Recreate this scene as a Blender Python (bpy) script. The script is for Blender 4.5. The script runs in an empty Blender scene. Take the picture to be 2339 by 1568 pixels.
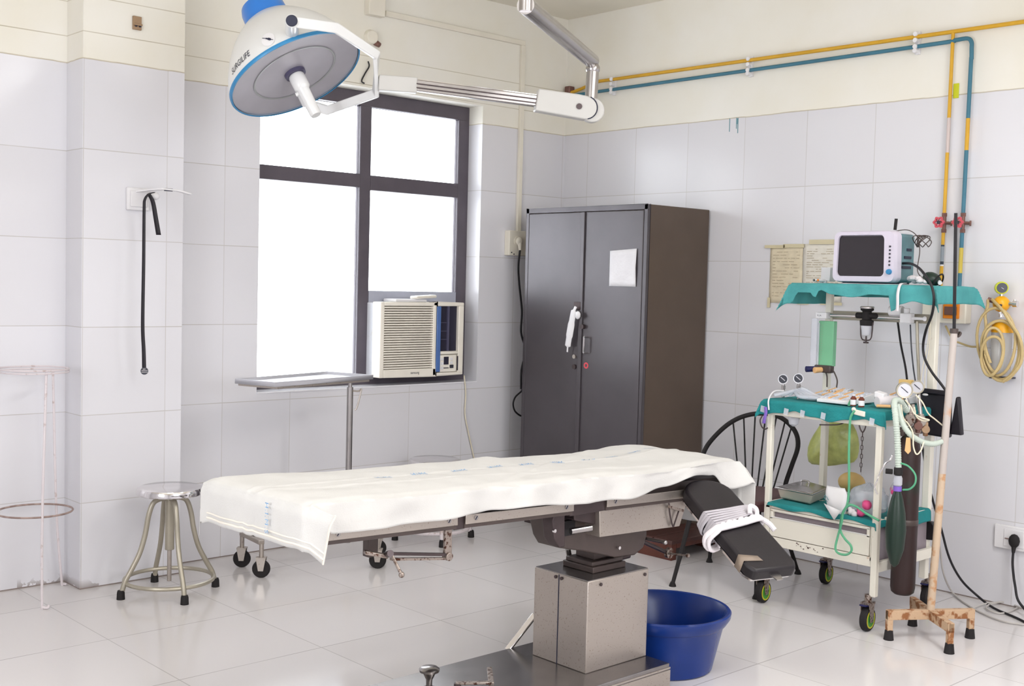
import bpy, bmesh, math, random
from mathutils import Vector, Matrix, noise
random.seed(7)
V = Vector
SC = bpy.context.scene
COL = SC.collection
PI = math.pi

# ---------------------------------------------------------------- camera
cam = bpy.data.cameras.new('camera'); cam.sensor_width = 36.0; cam.lens = 41.169; cam.clip_start = 0.05
camo = bpy.data.objects.new('camera', cam); COL.objects.link(camo)
_r = V((0.734297, -0.678352, 0.025420)); _u = V((0.016832, 0.055630, 0.998310)); _f = V((0.678620, 0.732628, -0.052267))
M4 = Matrix((_r, _u, -_f)).transposed().to_4x4(); M4.translation = V((-5.377, -5.352, 1.450))
camo.matrix_world = M4
SC.camera = camo
# ---------------------------------------------------------------- colour management, world, large lights
SC.view_settings.view_transform = 'Standard'; SC.view_settings.look = 'None'
SC.view_settings.gamma = 1.0; SC.view_settings.use_curve_mapping = False
SC.view_settings.exposure = 0.16
W = bpy.data.worlds.new('daylight'); SC.world = W; W.use_nodes = True
W.node_tree.nodes['Background'].inputs[0].default_value = (0.90, 0.95, 1.0, 1)
W.node_tree.nodes['Background'].inputs[1].default_value = 5.5
def area(name, loc, direction, sx, sy, power, color):
    l = bpy.data.lights.new(name, 'AREA'); l.shape = 'RECTANGLE'; l.size = sx; l.size_y = sy
    l.energy = power; l.color = color
    o = bpy.data.objects.new(name, l); COL.objects.link(o); o.location = loc
    o.rotation_euler = V(direction).to_track_quat('-Z', 'Y').to_euler()
    return o
# ceiling tube lights over the near half of the room, a lamp added for the bed sheet, and daylight from two openings behind the camera
area('ceiling_glow', (-1.7, -4.4, 3.02), (-0.15, 0, -1), 1.25, 0.25, 38, (1.0, 0.99, 0.99))
area('ceiling_glow', (-3.6, -5.7, 3.02), (0, 0.1, -1), 1.25, 0.25, 34, (1.0, 0.99, 0.99))
area('ceiling_glow', (-4.3, -3.3, 3.02), (0, 0, -1), 1.25, 0.2, 14, (1.0, 0.99, 0.99))  # unseen lamp added to brighten the top of the bed sheet
area('window_light', (-6.52, -3.0, 1.75), (1, 0, 0.05), 1.5, 1.4, 36, (0.95, 0.96, 1.0))
area('window_light', (-3.4, -6.32, 1.8), (0, 1, 0.05), 1.8, 1.4, 25, (0.99, 0.98, 1.0))

# ---------------------------------------------------------------- materials
def lin(h):
    h = h.lstrip('#'); o = []
    for i in (0, 2, 4):
        v = int(h[i:i+2], 16)/255.0
        o.append(v/12.92 if v <= 0.04045 else ((v+0.055)/1.055)**2.4)
    return (o[0], o[1], o[2], 1.0)
MATS = {}
def mat(name, col, rough=0.5, metal=0.0, var=0.06, scale=8.0, bump=0.0, bscale=60.0, col2=None, thr=None, alpha=1.0, trans=0.0, ior=1.45, coat=0.0, spec=0.5, sheen=0.0):
    """principled material with noise driven colour variation, optional second colour in patches"""
    m = bpy.data.materials.new(name); m.use_nodes = True; nt = m.node_tree; N = nt.nodes; L = nt.links
    b = N['Principled BSDF']
    tc = N.new('ShaderNodeTexCoord')
    nz = N.new('ShaderNodeTexNoise'); nz.inputs['Scale'].default_value = scale; nz.inputs['Detail'].default_value = 5
    L.new(tc.outputs['Object'], nz.inputs['Vector'])
    cr = N.new('ShaderNodeValToRGB')
    c = lin(col)
    if col2 is None:
        cr.color_ramp.elements[0].position = 0.3; cr.color_ramp.elements[1].position = 0.7
        cr.color_ramp.elements[0].color = tuple(max(0, x*(1-var)) for x in c[:3])+(1,)
        cr.color_ramp.elements[1].color = tuple(min(1, x*(1+var)) for x in c[:3])+(1,)
    else:
        t = thr or 0.5
        cr.color_ramp.elements[0].position = max(0, t-0.05); cr.color_ramp.elements[1].position = min(1, t+0.05)
        cr.color_ramp.elements[0].color = c; cr.color_ramp.elements[1].color = lin(col2)
    L.new(nz.outputs['Fac'], cr.inputs['Fac']); L.new(cr.outputs['Color'], b.inputs['Base Color'])
    b.inputs['Roughness'].default_value = rough; b.inputs['Metallic'].default_value = metal
    b.inputs['IOR'].default_value = ior; b.inputs['Alpha'].default_value = alpha
    b.inputs['Transmission Weight'].default_value = trans; b.inputs['Coat Weight'].default_value = coat
    b.inputs['Specular IOR Level'].default_value = spec; b.inputs['Sheen Weight'].default_value = sheen
    if bump > 0:
        n2 = N.new('ShaderNodeTexNoise'); n2.inputs['Scale'].default_value = bscale; n2.inputs['Detail'].default_value = 3
        L.new(tc.outputs['Object'], n2.inputs['Vector'])
        bp = N.new('ShaderNodeBump'); bp.inputs['Strength'].default_value = bump; bp.inputs['Distance'].default_value = 0.01
        L.new(n2.outputs['Fac'], bp.inputs['Height']); L.new(bp.outputs['Normal'], b.inputs['Normal'])
    MATS[name] = m
    return m
def tile_mat(name, axis, top, tile, base='#dfdee3', line='#aea79f', plaster='#ece9e1', grooves=(), dirt=True, rough=0.22):
    """square tiles up to height top, painted plaster above; axis 0 = runs along x, 1 = along y, 2 = floor"""
    m = bpy.data.materials.new(name); m.use_nodes = True; nt = m.node_tree; N = nt.nodes; L = nt.links
    b = N['Principled BSDF']
    g = N.new('ShaderNodeNewGeometry'); sp = N.new('ShaderNodeSeparateXYZ'); L.new(g.outputs['Position'], sp.inputs[0])
    def mth(op, a, bb=None, cc=None):
        n = N.new('ShaderNodeMath'); n.operation = op
        for i, v in enumerate((a, bb, cc)):
            if v is None: continue
            if isinstance(v, (int, float)): n.inputs[i].default_value = v
            else: L.new(v, n.inputs[i])
        return n.outputs[0]
    size = tile['size']
    A = sp.outputs[tile['a']]; B = sp.outputs[tile['b']]
    nzv = N.new('ShaderNodeTexNoise'); nzv.inputs['Scale'].default_value = 3.0; nzv.inputs['Detail'].default_value = 4
    L.new(g.outputs['Position'], nzv.inputs['Vector'])
    da = mth('PINGPONG', mth('SUBTRACT', A, tile['oa']), size/2)
    db = mth('PINGPONG', mth('SUBTRACT', B, tile['ob']), size/2)
    lw = tile['lw']
    la = mth('SUBTRACT', 1.0, mth('SMOOTH_MIN', mth('DIVIDE', da, lw), 1.0, 0.3))
    lb = mth('SUBTRACT', 1.0, mth('SMOOTH_MIN', mth('DIVIDE', db, lw), 1.0, 0.3))
    la = mth('MAXIMUM', mth('MULTIPLY', la, 0.75), 0.0); lb = mth('MAXIMUM', lb, 0.0)
    ln = mth('MAXIMUM', la, lb)
    ln = mth('MULTIPLY', ln, mth('ADD', 0.25, nzv.outputs['Fac']))
    # tile to tile tint
    ia = mth('FLOOR', mth('DIVIDE', mth('SUBTRACT', A, tile['oa']), size)); ib = mth('FLOOR', mth('DIVIDE', mth('SUBTRACT', B, tile['ob']), size))
    wn = N.new('ShaderNodeTexWhiteNoise'); cb = N.new('ShaderNodeCombineXYZ'); L.new(ia, cb.inputs[0]); L.new(ib, cb.inputs[1]); L.new(cb.outputs[0], wn.inputs['Vector'])
    mx0 = N.new('ShaderNodeMixRGB'); mx0.inputs[1].default_value = lin(base)
    c = lin(base); mx0.inputs[2].default_value = (c[0]*0.95, c[1]*0.945, c[2]*0.94, 1); L.new(wn.outputs['Value'], mx0.inputs[0])
    mx1 = N.new('ShaderNodeMixRGB'); mx1.inputs[2].default_value = lin(line); L.new(mx0.outputs[0], mx1.inputs[1]); L.new(ln, mx1.inputs[0])
    out = mx1.outputs[0]; roughv = None
    if dirt:
        nz = N.new('ShaderNodeTexNoise'); nz.inputs['Scale'].default_value = 14.0; nz.inputs['Detail'].default_value = 6; L.new(g.outputs['Position'], nz.inputs['Vector'])
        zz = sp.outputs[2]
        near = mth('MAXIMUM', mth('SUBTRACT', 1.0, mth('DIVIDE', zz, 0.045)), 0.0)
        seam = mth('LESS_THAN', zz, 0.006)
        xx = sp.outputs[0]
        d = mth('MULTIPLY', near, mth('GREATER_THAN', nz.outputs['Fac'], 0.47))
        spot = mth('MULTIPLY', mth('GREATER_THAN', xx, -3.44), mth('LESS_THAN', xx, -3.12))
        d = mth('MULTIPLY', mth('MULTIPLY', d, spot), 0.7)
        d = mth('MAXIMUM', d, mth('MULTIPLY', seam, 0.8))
        mx2 = N.new('ShaderNodeMixRGB'); mx2.inputs[2].default_value = lin('#6b5546'); L.new(out, mx2.inputs[1]); L.new(d, mx2.inputs[0]); out = mx2.outputs[0]
    if top is not None:
        zz = sp.outputs[2]
        nzp = N.new('ShaderNodeTexNoise'); nzp.inputs['Scale'].default_value = 2.2; nzp.inputs['Detail'].default_value = 6; L.new(g.outputs['Position'], nzp.inputs['Vector'])
        rp = N.new('ShaderNodeValToRGB'); rp.color_ramp.elements[0].position = 0.35; rp.color_ramp.elements[1].position = 0.7
        pc = lin(plaster); rp.color_ramp.elements[0].color = pc; rp.color_ramp.elements[1].color = (pc[0]*0.96, pc[1]*0.94, pc[2]*0.88, 1)
        L.new(nzp.outputs['Fac'], rp.inputs['Fac'])
        po = rp.outputs[0]
        for gz in grooves:
            mk = mth('LESS_THAN', mth('ABSOLUTE', mth('SUBTRACT', zz, gz)), 0.0022)
            mk = mth('MULTIPLY', mk, mth('ADD', 0.05, nzv.outputs['Fac']))
            mg = N.new('ShaderNodeMixRGB'); mg.inputs[2].default_value = lin('#a89c80'); L.new(po, mg.inputs[1]); L.new(mk, mg.inputs[0]); po = mg.outputs[0]
        nzt = N.new('ShaderNodeTexNoise'); nzt.inputs['Scale'].default_value = 9.0; L.new(g.outputs['Position'], nzt.inputs['Vector'])
        zt = mth('ADD', zz, mth('MULTIPLY', mth('SUBTRACT', nzt.outputs['Fac'], 0.5), 0.010))
        up = mth('GREATER_THAN', zt, top)
        edge = mth('LESS_THAN', mth('ABSOLUTE', mth('SUBTRACT', zt, top)), 0.003)
        mx3 = N.new('ShaderNodeMixRGB'); L.new(out, mx3.inputs[1]); L.new(po, mx3.inputs[2]); L.new(up, mx3.inputs[0])
        mx4 = N.new('ShaderNodeMixRGB'); mx4.inputs[2].default_value = lin('#b3a68a'); L.new(mx3.outputs[0], mx4.inputs[1]); L.new(mth('MULTIPLY', edge, 0.6), mx4.inputs[0]); out = mx4.outputs[0]
        roughv = mth('ADD', rough, mth('MULTIPLY', up, 0.5))
        L.new(roughv, b.inputs['Roughness'])
    else:
        b.inputs['Roughness'].default_value = rough
    L.new(out, b.inputs['Base Color'])
    MATS[name] = m
    return m

TILE_B = tile_mat('wall_tile_back', 0, 2.396, dict(size=0.4, a=0, b=2, oa=-0.02, ob=-0.004, lw=0.0028), grooves=(2.515, 2.671))
TILE_R = tile_mat('wall_tile_right', 1, 2.396, dict(size=0.4, a=1, b=2, oa=-0.205, ob=-0.004, lw=0.0028))
TILE_F = tile_mat('floor_tile', 2, None, dict(size=0.6, a=0, b=1, oa=-3.4325, ob=-0.952, lw=0.0032), base='#d9d5d5', line='#857f7d', dirt=False, rough=0.13)
mat('plaster', '#e9e4d6', 0.8, var=0.05, scale=2.0, bump=0.05, bscale=90)
mat('ceiling_paint', '#e8e2d3', 0.85, var=0.05, scale=2.0)
mat('cream_trunking', '#e6e0d2', 0.5, var=0.04)
mat('window_brown', '#575058', 0.45, var=0.10, scale=10)
mat('glass', '#ffffff', 0.02, var=0.0, trans=1.0, ior=1.1, spec=0.2)
mat('clear_plastic', '#e8eaf2', 0.12, var=0.02, trans=0.35, ior=1.2, alpha=0.62)
mat('board_grey', '#a9abb8', 0.5)
mat('ac_cream', '#efe9dd', 0.45, var=0.05, scale=6)
mat('ac_white', '#e6e8ee', 0.5, col2='#d8d6d0', thr=0.68, scale=12)
mat('ac_slot', '#5a4436', 0.6)
mat('ac_blue', '#5273ae', 0.4)
mat('ac_dark', '#2c2a3a', 0.4)
mat('dark_grille_bar', '#55536a', 0.4)
mat('cabinet_grey', '#524d51', 0.32, metal=0.3, var=0.07, scale=5, bump=0.02, bscale=25, spec=0.6)
mat('cabinet_side', '#57493f', 0.42, metal=0.1, var=0.06, scale=6)
mat('black', '#141014', 0.45, var=0.1)
mat('rubber', '#1b1718', 0.75, var=0.15)
mat('dark_metal', '#4a3f40', 0.4, metal=0.5, var=0.12, scale=15)
mat('table_dark', '#4c413e', 0.42, metal=0.15, var=0.12, scale=12)
mat('steel', '#aaa6a5', 0.27, metal=1.0, var=0.05, scale=20)
mat('tray_steel', '#cfcfd6', 0.42, metal=0.6, var=0.04)
mat('chrome', '#e2dfe0', 0.10, metal=1.0, var=0.02)
mat('worn_steel', '#b3aaa2', 0.38, metal=0.8, col2='#94867a', thr=0.66, scale=170, bump=0.03, bscale=30)
mat('base_steel', '#8d8988', 0.22, metal=0.9, var=0.12, scale=9)
mat('rusty_chrome', '#9c9088', 0.38, metal=0.7, col2='#4a2b1e', thr=0.56, scale=90)
mat('stool_paint', '#a9a293', 0.35, metal=0.45, var=0.08)
mat('pinkish_white', '#d8cfd2', 0.5, col2='#b9a7a4', thr=0.64, scale=30)
mat('rusty_ring', '#a8938c', 0.5, col2='#8f7a73', thr=0.5, scale=30)
mat('sheet_cotton', '#c9c7c4', 0.9, var=0.03, scale=10, bump=0.12, bscale=260, spec=0.2)
mat('hem_cotton', '#dcd5cb', 0.9, var=0.02)
mat('print_blue', '#5a92c6', 0.8, col2='#8fb2d0', thr=0.52, scale=120)
mat('pad_black', '#1b161a', 0.46, var=0.10, scale=14, bump=0.03, bscale=80)
mat('white_cloth', '#e2dcdf', 0.9, bump=0.2, bscale=120)
mat('grey_cloth', '#b3aeb4', 0.85, bump=0.2, bscale=150)
mat('tape_beige', '#8d7e70', 0.6)
mat('cart_white', '#e4dfd2', 0.4, col2='#b98d6a', thr=0.73, scale=22, var=0.05)
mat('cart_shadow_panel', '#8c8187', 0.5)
mat('teal_cloth', '#1e8082', 0.9, var=0.12, scale=14, bump=0.2, bscale=160)
mat('teal_cloth_faded', '#4b9a9b', 0.9, var=0.14, scale=12, bump=0.2, bscale=160)
mat('cylinder_black', '#2d1b1a', 0.5, col2='#16281c', thr=0.6, scale=5)
mat('caster_green', '#3f8a2b', 0.5)
mat('caster_yellow', '#c8bd2a', 0.5)
mat('rust', '#c4ad95', 0.6, col2='#b88a62', thr=0.58, scale=22, bump=0.1, bscale=40)
mat('rust_heavy', '#c2a384', 0.65, col2='#8f5c36', thr=0.55, scale=30, bump=0.15, bscale=50)
mat('pole_pink', '#b9afa9', 0.5, col2='#c08d64', thr=0.62, scale=9)
mat('wood_brown', '#4a2d28', 0.45, var=0.25, scale=6)
mat('wood_edge', '#5a3025', 0.45, var=0.2, scale=8)
mat('void_shade', '#2a1a16', 0.8)
mat('chair_brown', '#5d3f41', 0.5, var=0.1)
mat('tray_pan', '#c4b8ab', 0.4, metal=0.3)
mat('sill_lit_white', '#eeeef2', 0.12, var=0.02, spec=0.8)
mat('tub_blue', '#0d3078', 0.27, var=0.08, scale=5, spec=0.5)
mat('pipe_yellow', '#d3a22b', 0.5, var=0.08)
mat('pipe_blue', '#3e7387', 0.5, var=0.10)
mat('pipe_bare', '#cbbcb8', 0.4)
mat('label_grey', '#8b939b', 0.5); mat('label_black', '#2b3440', 0.5); mat('label_yellow', '#c9b24a', 0.5)
mat('white_plastic', '#e4e2e4', 0.45, var=0.03)
mat('valve_red', '#cc4f5b', 0.4); mat('valve_brown', '#7c5a52', 0.4, metal=0.4)
mat('orange', '#e88518', 0.45); mat('yellow', '#e9a818', 0.35); mat('lime', '#c9d030', 0.35)
mat('gauge_dark', '#33343e', 0.3); mat('gauge_white', '#cbcbd2', 0.3)
mat('rubber_tube', '#c9b27f', 0.45, var=0.08, scale=20, alpha=0.92)
mat('pale_tube', '#c4cfc4', 0.35, var=0.05, alpha=0.9)
mat('green_tube', '#5fb389', 0.3, var=0.10, alpha=0.8)
mat('jar_clear', '#c9c8c6', 0.15, alpha=0.6)
mat('paper', '#dcd0b6', 0.9, var=0.07, scale=25)
mat('paper_white', '#e2ddd2', 0.9, var=0.05, scale=25)
mat('paper_ink', '#b5a68d', 0.9)
mat('tape_cream', '#ddd2b0', 0.6, alpha=0.85)
mat('paper_door', '#dfdde0', 0.9, bump=0.3, bscale=40)
mat('monitor_white', '#cfc8d6', 0.35, var=0.02)
mat('monitor_teal', '#5b7f86', 0.45, var=0.15, scale=14)
mat('screen', '#1c151c', 0.06, var=0.0, spec=0.8)
mat('flow_green', '#7fc297', 0.3, alpha=0.93)
mat('navy', '#202052', 0.4); mat('peach', '#e2b27c', 0.4)
mat('mask_green', '#142a20', 0.4); mat('leather_black', '#17121b', 0.5)
mat('bag_green', '#bcc273', 0.3, var=0.22, scale=22, alpha=0.88, bump=0.5, bscale=18)
mat('mustard', '#cfae6e', 0.5)
mat('gauze', '#ded9dc', 0.9); mat('pink', '#e0508a', 0.5, alpha=0.9); mat('purple', '#7b5bb8', 0.5)
mat('vial_brown', '#6b3527', 0.3); mat('ampoule', '#c8ccd6', 0.2, var=0.2, scale=60)
mat('lamp_white', '#dcdcdb', 0.32, var=0.01, coat=0.3)
mat('arm_white', '#bcbab6', 0.38, var=0.02)
mat('lamp_blue', '#2a77cc', 0.3, coat=0.3)
mat('lamp_rim', '#2f7fb0', 0.35)
mat('lamp_glass', '#b9b6bd', 0.3, var=0.06, scale=6, metal=0.35)
mat('lamp_ring', '#a6a8a8', 0.3, metal=0.3)
mat('lamp_hub', '#4a4660', 0.4)
mat('ink', '#22243a', 0.5)
mat('cable_black', '#18151a', 0.5); mat('cable_white', '#bdb8b4', 0.5); mat('cable_cream', '#ddd4bd', 0.5)
mat('bronze', '#a08468', 0.4, metal=0.3)
mat('teal_paint', '#5e8f99', 0.6)
mat('sticker_red', '#d8505c', 0.5)
m = MATS['cabinet_grey']

# ---------------------------------------------------------------- mesh helpers
ORG = {}
def catmull(P, n=6):
    P = [V(p) for p in P]
    if len(P) < 3: return P
    out = []
    Q = [P[0]*2-P[1]] + P + [P[-1]*2-P[-2]]
    for i in range(1, len(Q)-2):
        a, b, c, d = Q[i-1:i+3]
        for k in range(n):
            t = k/n
            out.append(0.5*((2*b)+(c-a)*t+(2*a-5*b+4*c-d)*t*t+(3*b-a-3*c+d)*t**3))
    out.append(P[-1])
    return out
def basis(ax):
    ax = V(ax).normalized(); h = V((0, 0, 1)) if abs(ax.z) < 0.9 else V((1, 0, 0))
    u = ax.cross(h).normalized(); return u, ax.cross(u).normalized(), ax
class MB:
    def __init__(s): s.v = []; s.f = []
    def add(s, vs, fs):
        o = len(s.v); s.v += [V(p) for p in vs]; s.f += [tuple(i+o for i in f) for f in fs]; return s
    def box(s, a, b):
        x0, x1 = sorted((a[0], b[0])); y0, y1 = sorted((a[1], b[1])); z0, z1 = sorted((a[2], b[2]))
        return s.add([(x0,y0,z0),(x1,y0,z0),(x1,y1,z0),(x0,y1,z0),(x0,y0,z1),(x1,y0,z1),(x1,y1,z1),(x0,y1,z1)],
                     [(0,3,2,1),(4,5,6,7),(0,1,5,4),(1,2,6,5),(2,3,7,6),(3,0,4,7)])
    def obox(s, c, ux, uy, uz):
        """oriented box from centre and three half-extent vectors"""
        c, ux, uy, uz = V(c), V(ux), V(uy), V(uz)
        vs = [c+ux*i+uy*j+uz*k for k in (-1, 1) for j in (-1, 1) for i in (-1, 1)]
        return s.add(vs, [(0,2,3,1),(4,5,7,6),(0,1,5,4),(1,3,7,5),(3,2,6,7),(2,0,4,6)])
    def lathe(s, prof, o, ax=(0, 0, 1), n=24, cap=True):
        u, w, a = basis(ax); o = V(o); vs = []; fs = []
        for r, z in prof:
            for k in range(n):
                t = 2*PI*k/n; vs.append(o+a*z+(u*math.cos(t)+w*math.sin(t))*max(r, 1e-5))
        m = len(prof)
        for i in range(m-1):
            for k in range(n):
                k2 = (k+1) % n; fs.append((i*n+k, i*n+k2, (i+1)*n+k2, (i+1)*n+k))
        if cap:
            fs.append(tuple(range(n))[::-1]); fs.append(tuple((m-1)*n+k for k in range(n)))
        return s.add(vs, fs)
    def ring(s, prof, o, ax=(0, 0, 1), n=24):
        return s.lathe(list(prof)+[prof[0]], o, ax, n, False)
    def cyl(s, p0, p1, r0, r1=None, n=16):
        p0, p1 = V(p0), V(p1); d = p1-p0
        return s.lathe([(r0, 0), (r0 if r1 is None else r1, d.length)], p0, d, n)
    def tube(s, P, r, n=8, sm=6, closed=False, flat=1.0):
        P = catmull(P, sm) if sm else [V(p) for p in P]
        m = len(P); R = r if isinstance(r, (list, tuple)) else None
        T = []
        for i in range(m):
            a = P[max(i-1, 0)]; b = P[min(i+1, m-1)]
            if closed: a = P[(i-1) % m]; b = P[(i+1) % m]
            d = (b-a); T.append(d.normalized() if d.length > 1e-9 else V((0, 0, 1)))
        u = basis(T[0])[0]; vs = []
        for i in range(m):
            u = (u-T[i]*u.dot(T[i])); u = u.normalized() if u.length > 1e-6 else basis(T[i])[0]
            w = T[i].cross(u)
            rr = r if R is None else R[0]+(R[-1]-R[0])*i/(m-1) if len(R) == 2 else R[min(len(R)-1, int(i*len(R)/m))]
            for k in range(n):
                t = 2*PI*k/n; vs.append(P[i]+u*(math.cos(t)*rr)+w*(math.sin(t)*rr*flat))
        fs = []
        for i in range(m if closed else m-1):
            j = (i+1) % m
            for k in range(n):
                k2 = (k+1) % n; fs.append((i*n+k, i*n+k2, j*n+k2, j*n+k))
        if not closed:
            fs.append(tuple(range(n))[::-1]); fs.append(tuple((m-1)*n+k for k in range(n)))
        return s.add(vs, fs)
    def bar(s, P, w, h, up):
        """rectangular section swept along straight segments; w across, h along up"""
        P = [V(p) for p in P]; up = V(up); vs = []; m = len(P)
        for i in range(m):
            a = (P[i]-P[i-1]).normalized() if i else (P[1]-P[0]).normalized()
            b = (P[i+1]-P[i]).normalized() if i < m-1 else a
            t = (a+b).normalized(); sd = t.cross(up).normalized(); uu = sd.cross(t).normalized()
            k = 1/max(0.5, t.dot(a))
            for x, y in ((-1, -1), (1, -1), (1, 1), (-1, 1)): vs.append(P[i]+sd*(x*w/2*k)+uu*(y*h/2))
        fs = [(0, 1, 2, 3)[::-1]]
        for i in range(m-1):
            for k in range(4):
                k2 = (k+1) % 4; fs.append((i*4+k, i*4+k2, i*4+4+k2, i*4+4+k))
        fs.append(tuple((m-1)*4+k for k in range(4)))
        return s.add(vs, fs)
    def sph(s, c, r, sc=(1, 1, 1), n=16, rot=None):
        vs = []; fs = []; m = n//2
        for i in range(m+1):
            p = PI*i/m
            for k in range(n):
                t = 2*PI*k/n; q = V((math.sin(p)*math.cos(t)*sc[0], math.sin(p)*math.sin(t)*sc[1], math.cos(p)*sc[2]))*r
                if rot: q = rot @ q
                vs.append(V(c)+q)
        for i in range(m):
            for k in range(n):
                k2 = (k+1) % n; fs.append((i*n+k, (i+1)*n+k, (i+1)*n+k2, i*n+k2))
        return s.add(vs, fs)
    def prism(s, poly, o, ux, uy, th):
        """polygon in the plane (o, ux, uy) extruded by the vector th"""
        o, ux, uy, th = V(o), V(ux), V(uy), V(th); n = len(poly)
        vs = [o+ux*p[0]+uy*p[1] for p in poly]; vs += [p+th for p in vs]
        return s.add(vs, [tuple(range(n))[::-1], tuple(range(n, 2*n))]+[(i, (i+1) % n, n+(i+1) % n, n+i) for i in range(n)])
    def grid(s, fn, nu, nv):
        vs = [fn(i/nu, j/nv) for j in range(nv+1) for i in range(nu+1)]
        return s.add(vs, [(j*(nu+1)+i, j*(nu+1)+i+1, (j+1)*(nu+1)+i+1, (j+1)*(nu+1)+i) for j in range(nv) for i in range(nu)])
    def build(s, name, m, parent=None, bevel=0.0, thick=0.0, sub=0, ang=38, seg=2):
        bm = bmesh.new(); vs = [bm.verts.new(p) for p in s.v]
        for f in s.f:
            try: bm.faces.new([vs[i] for i in f])
            except ValueError: pass
        bmesh.ops.remove_doubles(bm, verts=bm.verts, dist=1e-5)
        bmesh.ops.recalc_face_normals(bm, faces=bm.faces)
        if parent is not None: org = ORG[parent.name]
        else:
            xs = [v.co for v in bm.verts]
            org = V(((min(p.x for p in xs)+max(p.x for p in xs))/2, (min(p.y for p in xs)+max(p.y for p in xs))/2, min(p.z for p in xs)))
        bmesh.ops.translate(bm, verts=bm.verts, vec=-org)
        me = bpy.data.meshes.new(name); bm.to_mesh(me); bm.free()
        for p in me.polygons: p.use_smooth = True
        me.set_sharp_from_angle(angle=math.radians(ang))
        me.materials.append(MATS[m] if isinstance(m, str) else m)
        o = bpy.data.objects.new(name, me); COL.objects.link(o)
        if parent is not None: o.parent = parent
        else: o.location = org
        ORG[o.name] = org
        if thick:
            md = o.modifiers.new('thickness', 'SOLIDIFY'); md.thickness = thick; md.offset = 0
        if bevel:
            md = o.modifiers.new('edge_round', 'BEVEL'); md.width = bevel; md.segments = seg; md.limit_method = 'ANGLE'; md.angle_limit = math.radians(40)
        if sub:
            md = o.modifiers.new('smooth', 'SUBSURF'); md.levels = sub; md.render_levels = sub
        return o
def tag(o, label, cat, group=None):
    o['label'] = label; o['category'] = cat
    if group: o['group'] = group
    return o
def thing(name, label, cat, loc, group=None):
    o = bpy.data.objects.new(name, None); COL.objects.link(o); o.location = loc; o.empty_display_size = 0.05
    ORG[o.name] = V(loc); return tag(o, label, cat, group)
def struct(name, mb, m, **k):
    o = mb.build(name, m, **k); o['kind'] = 'structure'; return o
def lettering(text, size, o, ux, uy, m, parent, name='lettering', warp=None, ext=0.0006, width=1.0, spacing=1.0):
    cu = bpy.data.curves.new('text', 'FONT'); cu.body = text; cu.size = size; cu.extrude = 0; cu.space_character = spacing
    t = bpy.data.objects.new('text', cu); COL.objects.link(t)
    bpy.context.view_layer.update()
    me = bpy.data.meshes.new_from_object(t.evaluated_get(bpy.context.evaluated_depsgraph_get()))
    bpy.data.objects.remove(t); bpy.data.curves.remove(cu)
    o, ux, uy = V(o), V(ux).normalized(), V(uy).normalized(); org = ORG[parent.name]; nn = ux.cross(uy)
    for v in me.vertices:
        x, y = v.co.x*width, v.co.y
        v.co = (warp(x, y) if warp else o+ux*x+uy*y+nn*ext)-org
    me.materials.clear(); me.materials.append(MATS[m])
    ob = bpy.data.objects.new(name, me); COL.objects.link(ob); ob.parent = parent; ORG[ob.name] = org
    return ob
def nz(x, y=0.0, z=0.0): return noise.noise(V((x, y, z)))

# ================================================================ THE ROOM
struct('floor', MB().box((-6.6, -6.4, -0.1), (0.0, 0.0, 0.0)), 'floor_tile')
struct('ceiling', MB().box((-6.8, -6.6, 3.13), (0.2, 0.24, 3.25)), 'ceiling_paint')
w = MB()
w.box((-6.6, 0, 0), (-2.222, 0.24, 3.13)).box((-0.706, 0, 0), (0.2, 0.24, 3.13))
w.box((-2.222, 0, 0), (-0.706, 0.24, 0.835)).box((-2.222, 0, 2.50), (-0.706, 0.24, 3.13))
struct('wall_back', w, 'wall_tile_back')
struct('wall_right', MB().box((0, -6.4, 0), (0.2, 0, 3.13)), 'wall_tile_right')
# far side walls of the room, behind the camera
lw = MB().box((-6.8, -6.4, 0), (-6.6, -3.75, 3.13)).box((-6.8, -2.25, 0), (-6.6, 0.24, 3.13)).box((-6.8, -3.75, 0), (-6.6, -2.25, 1.05)).box((-6.8, -3.75, 2.45), (-6.6, -2.25, 3.13))
struct('wall_left', lw, 'wall_tile_right')
fw = MB().box((-6.8, -6.6, 0), (-4.3, -6.4, 3.13)).box((-2.5, -6.6, 0), (0.2, -6.4, 3.13)).box((-4.3, -6.6, 0), (-2.5, -6.4, 1.1)).box((-4.3, -6.6, 2.5), (-2.5, -6.4, 3.13))
struct('wall_front', fw, 'wall_tile_back')
struct('wall_pillar', MB().box((-3.225, -0.178, 0), (-2.737, 0.0, 3.13)), 'wall_tile_back')

# window: dark brown frame, four panes, a grey board above the air conditioner
YF0, YF1 = 0.122, 0.165
win = MB().box((-2.222, YF0, 2.42), (-0.706, YF1, 2.50)).box((-2.222, YF0, 0.835), (-0.706, YF1, 0.885))
win.box((-2.222, YF0, 0.885), (-2.150, YF1, 2.42)).box((-0.785, YF0, 0.885), (-0.706, YF1, 2.42))
winf = win.build('window_1', 'window_brown', bevel=0.004); winf['kind'] = 'structure'
MB().box((-1.508, YF0, 0.885), (-1.433, YF1, 2.42)).build('mullion', 'window_brown', winf, bevel=0.003)
MB().box((-2.150, YF0-0.002, 1.960), (-1.508, YF1, 2.036)).box((-1.433, YF0-0.002, 1.950), (-0.785, YF1, 2.034)).build('transom', 'window_brown', winf, bevel=0.003)
MB().box((-1.433, YF0-0.004, 1.30), (-0.785, YF1, 1.378)).build('filler_board', 'board_grey', winf, bevel=0.003)
MB().box((-0.862, YF0+0.004, 0.885), (-0.785, YF1, 1.30)).build('side_panel', 'window_brown', winf)
MB().box((-2.2215, -0.006, 0.8352), (-0.7065, 0.1215, 0.842)).build('window_sill', 'sill_lit_white', winf)  # white glossy slab added so the ledge looks brightly lit
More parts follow.
